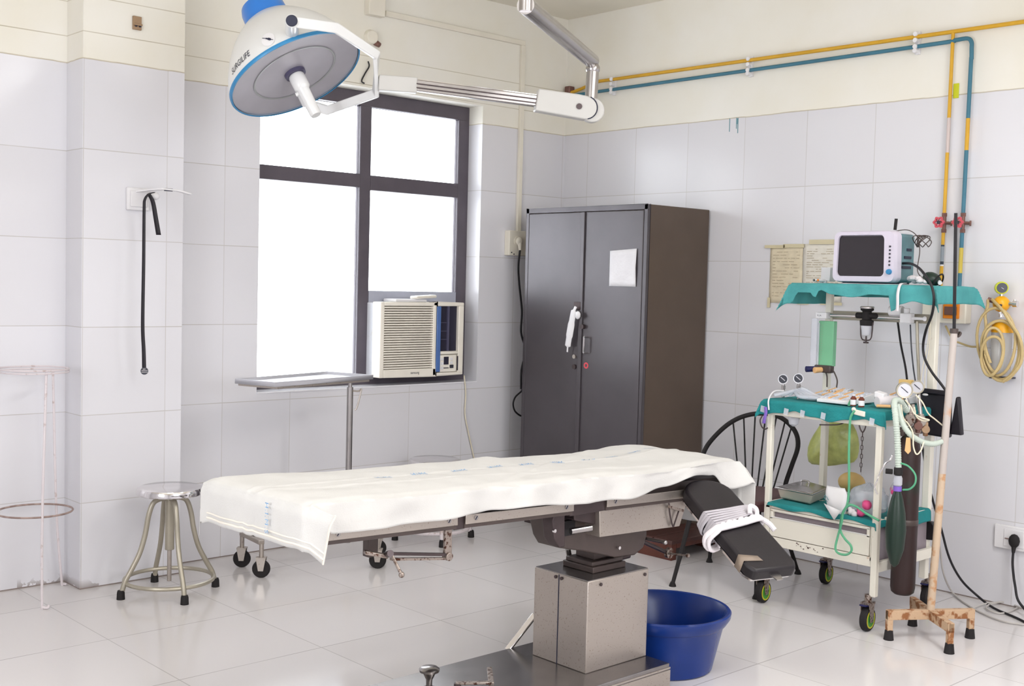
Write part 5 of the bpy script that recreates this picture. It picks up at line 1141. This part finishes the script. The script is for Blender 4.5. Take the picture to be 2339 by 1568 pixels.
for (x, y), lab in (((-0.845, -2.648), 'left one of two brown glass vials with white labels on the worktop'), ((-0.850, -2.690), 'right one of two brown glass vials with white labels on the worktop')):
    t = thing('medicine_vial', lab, 'vial', (x, y, ZT))
    MB().lathe([(0, 0), (0.0125, 0), (0.013, 0.003), (0.013, 0.034), (0.007, 0.041), (0.007, 0.046)], (x, y, ZT), (0, 0, 1), 20, False).build('glass_body', 'vial_brown', t)
    MB().lathe([(0.0134, 0.006), (0.0134, 0.028)], (x, y, ZT), (0, 0, 1), 20, False).build('vial_label', 'white_plastic', t)
    MB().cyl((x, y, ZT+0.044), (x, y, ZT+0.053), 0.0085, n=16).build('cap', 'gauge_white', t)
tag(MB().obox((-0.835, -2.628, ZT+0.012), (0.016, 0.004, 0.01), (0, 0.009, 0), (0, 0, 0.004)).build('green_sachet', 'green_tube', bevel=0.002), 'small bright green sachet left of the brown vials', 'sachet')
ro = thing('cotton_roll', 'white roll in a torn wrapper at the right end of the worktop', 'roll', (-0.76, -2.745, ZT))
MB().cyl((-0.80, -2.735, ZT+0.024), (-0.71, -2.775, ZT+0.026), 0.024, n=20).build('roll', 'gauze', ro, bevel=0.004)
MB().obox((-0.77, -2.735, ZT+0.052), (0.018, 0, 0.002), (0, 0.022, 0.004), (0, 0, 0.012)).build('packet', 'white_plastic', ro, bevel=0.003)
tag(MB().cyl((-0.82, -2.745, ZT+0.008), (-0.80, -2.80, ZT+0.010), 0.007, n=10).build('peach_tube', 'peach'), 'small peach-coloured tube in front of the cotton roll', 'tube')
# gas regulators and cylinder on the right side
yb = thing('gas_yoke', 'cluster of brass and chrome gas fittings with two white gauges right of the worktop', 'gas fittings', (-0.74, -2.88, 0.80))
GA = V((-0.800,-2.861,1.034)); GB = V((-0.680,-2.854,1.041))
gauge(yb, GA, 0.034, 'gauge_white', dep=0.022); gauge(yb, GB, 0.029, 'gauge_white', V((-0.85, -0.45, 0.1)).normalized(), 0.03)
MB().cyl(GA+V((0.01, 0, -0.03)), (-0.78, -2.885, 0.93), 0.010).build('gauge_stem', 'steel', yb); MB().cyl(GB+V((0.01, 0, -0.03)), (-0.70, -2.885, 0.92), 0.010).build('gauge_stem', 'steel', yb)
for p, r_, m_ in (((-0.79, -2.885, 0.915), 0.022, 'rusty_chrome'), ((-0.755, -2.905, 0.885), 0.018, 'valve_brown'), ((-0.70, -2.885, 0.90), 0.024, 'worn_steel'), ((-0.74, -2.89, 0.865), 0.020, 'rusty_chrome'), ((-0.68, -2.90, 0.865), 0.017, 'rust_heavy'), ((-0.77, -2.885, 0.945), 0.014, 'worn_steel')):
    MB().cyl(V(p)+V((-0.02, -0.012, 0)), V(p)+V((0.02, 0.012, 0)), r_, n=14).cyl(V(p)-V((0, 0, 0.03)), V(p)+V((0, 0, 0.03)), r_*0.6, n=10).build('fitting', m_, yb, bevel=0.002)
MB().box((-0.82, -2.875, 0.84), (-0.62, -2.835, 0.87)).box((-0.74, -2.84, 0.845), (-0.70, -2.80, 0.865)).build('yoke_bar', 'table_dark', yb, bevel=0.003)
tag(MB().obox((-0.660,-2.791,1.052), (0.012, 0, 0), (0, 0.030, 0), (0, 0, 0.016)).build('mustard_tag', 'mustard', bevel=0.002), 'mustard yellow label block behind the two white gauges', 'label')
cy = thing('gas_cylinder', 'tall dark gas cylinder hanging at the right side of the trolley', 'gas cylinder', (-0.79, -2.885, 0.165))
MB().lathe([(0, 0.004), (0.035, 0.0), (0.047, 0.010), (0.051, 0.03), (0.051, 0.61), (0.045, 0.645), (0.028, 0.672), (0.014, 0.682), (0.013, 0.70)], (-0.79, -2.885, 0.165), (0, 0, 1), 32, False).build('body', 'cylinder_black', cy)
MB().lathe([(0.0515, 0.30), (0.053, 0.302), (0.053, 0.322), (0.0515, 0.324)], (-0.79, -2.885, 0.165), (0, 0, 1), 28, False).build('retaining_band', 'table_dark', cy)
MB().bar([(-0.79, -2.838, 0.477), (-0.79, -2.80, 0.477)], 0.04, 0.012, (0, 0, 1)).build('clamp_arm', 'cart_white', cy)
# breathing hoses, mask, black bag
def corr(P, r, n=10, sm=10, pitch=0.010):
    Q = catmull(P, sm); d = [0]
    for a, b in zip(Q, Q[1:]): d.append(d[-1]+(b-a).length)
    N_ = int(d[-1]/(pitch/2)); out = []; j = 0
    for k in range(N_+1):
        s_ = d[-1]*k/N_
        while j < len(d)-2 and d[j+1] < s_: j += 1
        t = (s_-d[j])/max(1e-9, d[j+1]-d[j]); out.append(Q[j].lerp(Q[j+1], t))
    mb = MB(); R = [r if i % 2 else r*0.86 for i in range(len(out))]
    T = [(out[min(i+1, N_)]-out[max(i-1, 0)]).normalized() for i in range(len(out))]
    u = basis(T[0])[0]; vs = []
    for i, p in enumerate(out):
        u = (u-T[i]*u.dot(T[i])).normalized(); w_ = T[i].cross(u)
        vs += [p+u*math.cos(2*PI*k/n)*R[i]+w_*math.sin(2*PI*k/n)*R[i] for k in range(n)]
    return mb.add(vs, [(i*n+k, i*n+(k+1) % n, (i+1)*n+(k+1) % n, (i+1)*n+k) for i in range(len(out)-1) for k in range(n)])
bh = corr([(-0.800,-2.877,0.946), (-0.860,-2.876,0.990), (-0.920,-2.883,0.994), (-0.950,-2.907,0.940), (-0.950,-2.919,0.850), (-0.950,-2.926,0.779), (-0.950,-2.930,0.728)], 0.0135)
tag(bh.build('breathing_hose', 'pale_tube'), 'pale corrugated breathing hose hanging straight down beside the worktop', 'hose', 'pale breathing hoses')
bh = corr([(-0.900,-2.887,0.980), (-0.920,-2.916,0.921), (-0.920,-2.954,0.870), (-0.880,-2.984,0.838), (-0.820,-3.007,0.824), (-0.760,-3.024,0.834)], 0.0125)
tag(bh.build('breathing_hose', 'pale_tube'), 'pale corrugated breathing hose curving right in front of the gas fittings to the pole', 'hose', 'pale breathing hoses')
bm_ = thing('breathing_bag', 'dark green rubber breathing bag hanging in front of the gas cylinder', 'breathing bag', (-0.950,-2.947,0.373))
b0 = V((-0.950,-2.930,0.728))
MB().lathe([(0.016, 0.0), (0.018, -0.006), (0.018, -0.03), (0.012, -0.034)], b0, (0, 0, 1), 18).cyl(b0+V((-0.01, 0.02, -0.02)), b0+V((-0.02, 0.045, -0.02)), 0.011, n=14).build('connector', 'rubber', bm_)
MB().lathe([(0.014, -0.034), (0.018, -0.045), (0.018, -0.072), (0.013, -0.078)], b0, (0, 0, 1), 18).build('adapter', 'clear_plastic', bm_)
MB().lathe([(0.017, -0.078), (0.017, -0.098)], b0, (0, 0, 1), 18).build('purple_collar', 'purple', bm_)
bag = MB(); ring_ = []
prf = [(0.014, -0.098), (0.024, -0.13), (0.036, -0.19), (0.042, -0.26), (0.036, -0.34), (0.018, -0.40), (0.004, -0.415)]
bag.lathe(prf, b0, (0, 0, 1), 20, False).build('bag', 'mask_green', bm_)
tag(MB().tube([(-0.950,-2.935,0.747), (-0.950,-2.974,0.738), (-0.950,-3.005,0.708), (-0.950,-3.006,0.672), (-0.950,-2.984,0.646), (-0.950,-2.954,0.638)], 0.004, 8).build('sampling_line', 'green_tube'), 'thin pale green sampling line looping off the breathing bag connector', 'tube')
for i, (P_, lab) in enumerate((([(-0.860,-2.899,0.998), (-0.880,-2.935,0.975), (-0.880,-2.952,0.949), (-0.870,-2.980,0.933), (-0.860,-3.008,0.926), (-0.860,-2.981,0.920), (-0.860,-2.951,0.935), (-0.860,-2.940,0.974)], 'thin cream wire doubled in a hairpin over the gas fittings'),
    ([(-0.900,-2.902,0.982), (-0.900,-2.915,0.928), (-0.900,-2.939,0.904), (-0.920,-2.971,0.872), (-0.930,-2.981,0.820), (-0.930,-2.996,0.789), (-0.920,-3.009,0.805), (-0.900,-3.010,0.839)], 'thin cream wire looping low below the gas fittings'),
    ([(-0.800,-2.913,1.018), (-0.800,-2.944,0.990), (-0.780,-2.961,0.944), (-0.760,-2.981,0.921), (-0.740,-3.015,0.890)], 'thin cream lead running across the black bag'))):
    tag(MB().tube([V(p) for p in P_], 0.003, 8).build('cream_wire', 'cable_cream'), lab, 'wire')
tag(MB().prism([(0, 0), (0.016, 0.0), (0.020, -0.055), (0.010, -0.068), (-0.004, -0.055)], (-0.930,-2.948,0.852), V((0.3, -0.95, 0)), (0, 0, 1), (0.003, 0.001, 0)).build('paper_tag', 'peach'), 'small buff paper tag hanging by the breathing hose', 'tag')
cu = thing('cuff_bag', 'black fabric cuff bag hanging behind the tall pole at the right of the trolley', 'bag', (-0.520,-2.872,0.814))
c0, c1, c2, c3 = (V(p) for p in ((-0.520,-2.776,1.005), (-0.520,-2.912,1.024), (-0.520,-2.928,0.820), (-0.520,-2.806,0.818)))
MB().prism([(0, 0), ((c1-c0).length, 0.004), ((c1-c0).length+0.008, -0.19), (0.02, -0.185)], c0, (0, -1, 0), (0, 0, 1), (0.045, 0, 0)).build('main_pouch', 'leather_black', cu, bevel=0.010, seg=3)
MB().obox((c0+c1)/2+V((-0.004, 0, 0.0)), (0.012, 0, 0), (0, 0.075, 0.002), (0, 0, 0.010)).build('top_flap', 'leather_black', cu, bevel=0.004)
MB().prism([(0.0, 0.0), (0.012, 0.002), (0.034, -0.165), (-0.02, -0.165)], (-0.500,-2.938,0.997), (0, -1, 0), (0, 0, 1), (0.03, 0, 0)).build('side_pouch', 'leather_black', cu, bevel=0.006)
MB().sph((-0.560,-2.829,1.001), 0.009, (1, 1.5, 0.6), 10).build('toggle', 'white_plastic', cu)
# under the worktop: chain, hooks, green bag, hose
chn = MB()
p0 = V((-0.880,-2.719,0.845)); p1_ = V((-0.870,-2.712,0.673))
for k in range(9):
    c = p0.lerp(p1_, (k+0.5)/9); L_2 = (p1_-p0).length/9*0.62; sd = V((0, 1, 0)) if k % 2 else V((0.7, 0.3, 0))
    chn.tube([c+V((0, 0, L_2))+sd*0.0, c+V((0, 0, L_2*0.6))+sd*0.005, c-V((0, 0, L_2*0.6))+sd*0.005, c-V((0, 0, L_2)), c-V((0, 0, L_2*0.6))-sd*0.005, c+V((0, 0, L_2*0.6))-sd*0.005], 0.0016, 6, 0, closed=True)
tag(chn.build('metal_chain', 'dark_metal'), 'thin metal chain hanging from the hook under the worktop', 'chain')
MB().tube([(-0.890,-2.697,0.905), (-0.890,-2.708,0.901), (-0.890,-2.709,0.869), (-0.890,-2.725,0.846), (-0.890,-2.738,0.872), (-0.890,-2.739,0.904), (-0.890,-2.751,0.911)], 0.0032, 8, 5).build('hook', 'dark_metal', at)
MB().obox((-0.905,-2.721,0.929), (0.014, 0, 0), (0, 0.026, 0.003), (0, 0, 0.011)).sph((-0.910,-2.690,0.942), 0.010, (1, 1, 1), 10).build('hose_port', 'cart_white', at, bevel=0.003)
MB().tube([(-0.900,-2.531,0.910), (-0.900,-2.538,0.890), (-0.880,-2.557,0.881), (-0.860,-2.599,0.888), (-0.860,-2.616,0.876), (-0.860,-2.582,0.861), (-0.880,-2.507,0.854)], 0.003, 8, 5).build('bent_wire_arm', 'dark_metal', at)
MB().lathe([(0.008, 0.03), (0.022, 0.02), (0.026, -0.01), (0.020, -0.035), (0.006, -0.045)], (-0.840,-2.347,0.872), (0, 0, 1), 18).build('drip_cup', 'clear_plastic', at)
MB().cyl((-0.830,-2.350,0.900), (-0.830,-2.352,0.864), 0.021, n=18).build('cup_holder', 'stool_paint', at)
MB().tube([(-0.900,-2.218,0.867), (-0.910,-2.214,0.843), (-0.910,-2.225,0.816), (-0.910,-2.244,0.808), (-0.910,-2.256,0.815)], 0.0032, 8, 5).build('side_hook', 'dark_metal', at)
tag(strip([(-0.930,-2.254,0.912), (-0.935,-2.261,0.887), (-0.940,-2.258,0.857), (-0.940,-2.255,0.837)], 0.016, (0, 1, 0)).build('purple_ribbon', 'purple', thick=0.002), 'short faded purple ribbon at the front left corner of the worktop', 'ribbon')
gt = MB().tube([(-0.920,-2.701,0.939), (-0.920,-2.683,0.906), (-0.920,-2.680,0.849), (-0.920,-2.682,0.745), (-0.920,-2.687,0.651), (-0.920,-2.688,0.576), (-0.930,-2.688,0.530), (-0.930,-2.670,0.495), (-0.925,-2.658,0.448), (-0.925,-2.660,0.411), (-0.925,-2.683,0.382), (-0.925,-2.711,0.359), (-0.925,-2.715,0.335), (-0.925,-2.690,0.315), (-0.925,-2.652,0.315), (-0.925,-2.638,0.336), (-0.930,-2.651,0.391), (-0.935,-2.669,0.451), (-0.940,-2.678,0.497), (-0.940,-2.702,0.533), (-0.930,-2.732,0.531), (-0.930,-2.784,0.508), (-0.930,-2.842,0.489)], 0.0052, 8)
tag(gt.build('green_tubing', 'green_tube'), 'bright green tubing twisted over the drawer front and hanging in a loop', 'tubing')
gb = MB()
gp = [V(p) for p in ((-0.300,-2.170,0.837), (-0.300,-2.280,0.848), (-0.300,-2.334,0.811), (-0.300,-2.369,0.740), (-0.300,-2.374,0.666), (-0.300,-2.356,0.602), (-0.300,-2.279,0.596), (-0.300,-2.202,0.566), (-0.300,-2.125,0.573), (-0.300,-2.072,0.559), (-0.300,-2.065,0.661), (-0.300,-2.100,0.727), (-0.300,-2.140,0.779))]
gc_ = sum(gp, V())/len(gp); vs = []; rings_ = (1.0, 0.85, 0.55, 0.25); n_ = len(gp)
for s_ in (-1, 1):
    for q, rr_ in enumerate(rings_):
        for p in gp: vs.append(gc_+(p-gc_)*rr_+V((s_*(0.0, 0.022, 0.04, 0.046)[q]*(1+0.9*nz(p.y*23, p.z*23, q)), 0, 0)))
fs = []
for s_ in (0, 1):
    o_ = s_*n_*4
    for q in range(3):
        for i in range(n_): fs.append((o_+q*n_+i, o_+q*n_+(i+1) % n_, o_+(q+1)*n_+(i+1) % n_, o_+(q+1)*n_+i))
    fs.append(tuple(o_+3*n_+i for i in range(n_)))
gb.add(vs, fs)
tag(gb.build('waste_bag', 'bag_green', sub=1, ang=80), 'crumpled yellow-green plastic bag hanging behind the trolley under the worktop', 'bag')
tag(MB().sph((-0.420,-2.403,0.537), 0.062, (0.8, 1.1, 0.8), 20).build('mustard_bowl', 'mustard'), 'upturned mustard-coloured bowl at the back of the lower shelf', 'bowl')
# lower shelf
ZL = 0.474
drape('green_drape', -0.893, -0.42, -2.80, -2.262, ZL-0.004, lambda y: 0.018+0.006*math.sin(y*31), lambda x: 0.055 if x > -0.8 else 0.03, 0.0, 0.0, 'teal_cloth', 'deep teal cloth on the lower shelf above the drawer', seed=9, nu=50, nv=50)
tr = thing('instrument_tray', 'lidded stainless steel instrument tray on the lower trolley shelf', 'tray', (-0.70, -2.38, ZL))
q0, q1, q2, q3 = (V(p) for p in ((-0.819,-2.246,0.535), (-0.542,-2.219,0.535), (-0.614,-2.401,0.535), (-0.840,-2.460,0.535)))
cc = (q0+q1+q2+q3)/4
tb_ = [q0, q1, q2, q3]
def frust(mb, base, zb, kb_, zt2, kt):
    v0 = [cc+(p-cc)*kb_ for p in base]; v1 = [cc+(p-cc)*kt for p in base]
    for p in v0: p.z = zb
    for p in v1: p.z = zt2
    return mb.add(v0+v1, [(0,3,2,1),(4,5,6,7),(0,1,5,4),(1,2,6,5),(2,3,7,6),(3,0,4,7)])
frust(MB(), tb_, ZL+0.006, 0.82, 0.528, 0.94).build('pan', 'tray_pan', tr, bevel=0.008)
lid = frust(frust(MB(), tb_, 0.526, 1.0, 0.534, 1.0), tb_, 0.534, 0.92, 0.546, 0.55).build('lid', 'steel', tr, bevel=0.004)
MB().tube([cc+V((0, 0.02, 0.010)), cc+V((0, 0.018, 0.026)), cc+V((0, -0.018, 0.026)), cc+V((0, -0.02, 0.010))], 0.004, 8).build('lid_handle', 'steel', tr)
tag(MB().obox((-0.80, -2.56, ZL+0.014), (0.05, 0.02, 0), (-0.01, 0.035, 0), (0, 0, 0.008)).build('small_instruments', 'base_steel', bevel=0.003), 'flat steel instrument case in front of the lidded tray, under the paper mask', 'case')
pm = thing('paper_mask', 'white moulded paper mask leaning on the lower shelf in front of the tray', 'mask', (-0.88, -2.60, ZL))
def cone(u, v):
    a = PI*(u-0.5)*1.1; r = 0.052*(0.25+0.75*math.sin(PI*min(1, v*0.62+0.1)))
    return V((-0.855-0.035*math.cos(a)*math.sin(PI*min(1, v*0.8+0.1)), -2.585-r*math.sin(a)-0.020*(1-v), 0.462+0.125*v-0.012*math.cos(a)*(1-v)))
MB().grid(cone, 24, 16).build('mask_body', 'white_plastic', pm, thick=0.0015)
MB().tube([(-0.893, -2.575, 0.53), (-0.894, -2.56, 0.548), (-0.892, -2.552, 0.54), (-0.894, -2.57, 0.522)], 0.0016, 6).build('printed_mark', 'monitor_teal', pm)
MB().add([(-0.905, -2.56, 0.515), (-0.905, -2.645, 0.495), (-0.915, -2.62, 0.452), (-0.89, -2.59, 0.470)], [(0, 1, 2, 3)]).build('folded_flap', 'white_plastic', pm, thick=0.0015)
random.seed(31)
pb_ = thing('plastic_bag', 'clear plastic bag with pink-capped items spilling over the right of the lower shelf', 'bag', (-0.83, -2.75, ZL))
film = MB()
def bagf(cx_, cy_, cz_, rx_, ry_, rz_, sd):
    def f(u, v):
        th = 2*PI*u; ph = PI*v; k = 1+0.22*nz(math.cos(th)*2.2+sd, math.sin(th)*2.2, ph*2.5)+0.10*nz(math.cos(th)*6, math.sin(th)*6, ph*6+sd)
        return V((cx_+rx_*k*math.sin(ph)*math.cos(th), cy_+ry_*k*math.sin(ph)*math.sin(th), cz_+rz_*k*math.cos(ph)))
    return f
film.grid(bagf(-0.79, -2.71, ZL+0.068, 0.07, 0.085, 0.068, 1), 32, 20).grid(bagf(-0.76, -2.83, ZL+0.075, 0.05, 0.035, 0.105, 7), 24, 18)
film.build('film', 'clear_plastic', pb_, ang=80)
for p, r_, m_ in (((-0.865, -2.745, ZL+0.058), 0.021, 'pink'), ((-0.86, -2.715, ZL+0.018), 0.017, 'pink'), ((-0.82, -2.68, ZL+0.045), 0.013, 'chair_brown'), ((-0.80, -2.83, ZL+0.12), 0.012, 'pink'), ((-0.86, -2.67, ZL+0.014), 0.016, 'gauze'), ((-0.87, -2.69, ZL+0.010), 0.014, 'gauze')):
    MB().sph(p, r_, (1, 1, 1), 12).cyl(p, V(p)+V((0.02, 0.02, 0.01)), r_*0.7, n=10).build('cap' if m_ == 'pink' else 'item', m_, pb_)
tag(MB().tube([(-0.900,-2.873,0.768), (-0.900,-2.864,0.745), (-0.900,-2.850,0.735), (-0.900,-2.835,0.715), (-0.910,-2.822,0.679), (-0.920,-2.819,0.652), (-0.920,-2.810,0.622), (-0.910,-2.818,0.595)], 0.0032, 8).build('curved_forceps', 'chrome'), 'thin curved chrome instrument hooked on the front right post', 'instrument')
bb = thing('black_foot_switch', 'small black box in the gap behind the gas cylinder above the lower rail', 'box', (-0.45, -2.82, 0.30))
MB().prism([(-0.03, 0), (0.03, 0.004), (0.026, 0.075), (0.012, 0.085), (-0.03, 0.085)], (-0.420,-2.797,0.330), (0, -1, 0), (0, 0, 1), (0.03, 0, 0)).build('housing', 'black', bb, bevel=0.004)

# ================================================================ RUSTY DRIP STAND
iv = thing('drip_stand', 'tall rusty drip stand with a white and black pole on a four-footed base', 'drip stand', (-0.785, -3.01, 0))
hub = V((-0.785, -3.012, 0.105))
for x, y in ((-0.938, -2.906), (-0.907, -3.164), (-0.628, -3.118), (-0.657, -2.865)):
    f = V((x, y, 0.105)); d = (f-hub).normalized()
    ar = MB().bar([hub, f+d*0.006], 0.026, 0.040, (0, 0, 1)).bar([f-d*0.006+V((0, 0, 0.019)), f-d*0.006+V((0, 0, -0.085))], 0.024, 0.024, d).build('base_leg', 'rust_heavy', iv, bevel=0.002)
    MB().lathe([(0.021, 0), (0.020, 0.008), (0.0165, 0.040), (0.013, 0.042)], (f.x-d.x*0.006, f.y-d.y*0.006, 0), (0, 0, 1), 4 if False else 16).build('rubber_foot', 'rubber', ar)
ptop = V((-0.744,-3.040,1.291)); pt2 = V((-0.795,-3.050,1.776))
pmid = hub.lerp(ptop, 0.55)
MB().cyl(hub, hub.lerp(ptop, 0.5), 0.0165, 0.0155, n=18).build('lower_pole', 'rust', iv)
MB().cyl(hub.lerp(ptop, 0.5), ptop, 0.0155, 0.0145, n=18).build('upper_pole', 'pole_pink', iv)
MB().cyl(ptop-V((0, 0, 0.008)), ptop+V((0, 0, 0.012)), 0.017, n=16).cyl(ptop+V((0.012, -0.012, -0.01)), ptop+V((0.018, -0.016, -0.014)), 0.014, n=10).build('clamp_collar', 'table_dark', iv, bevel=0.002)
MB().cyl(ptop, pt2, 0.0068, n=12).build('black_rod', 'black', iv)
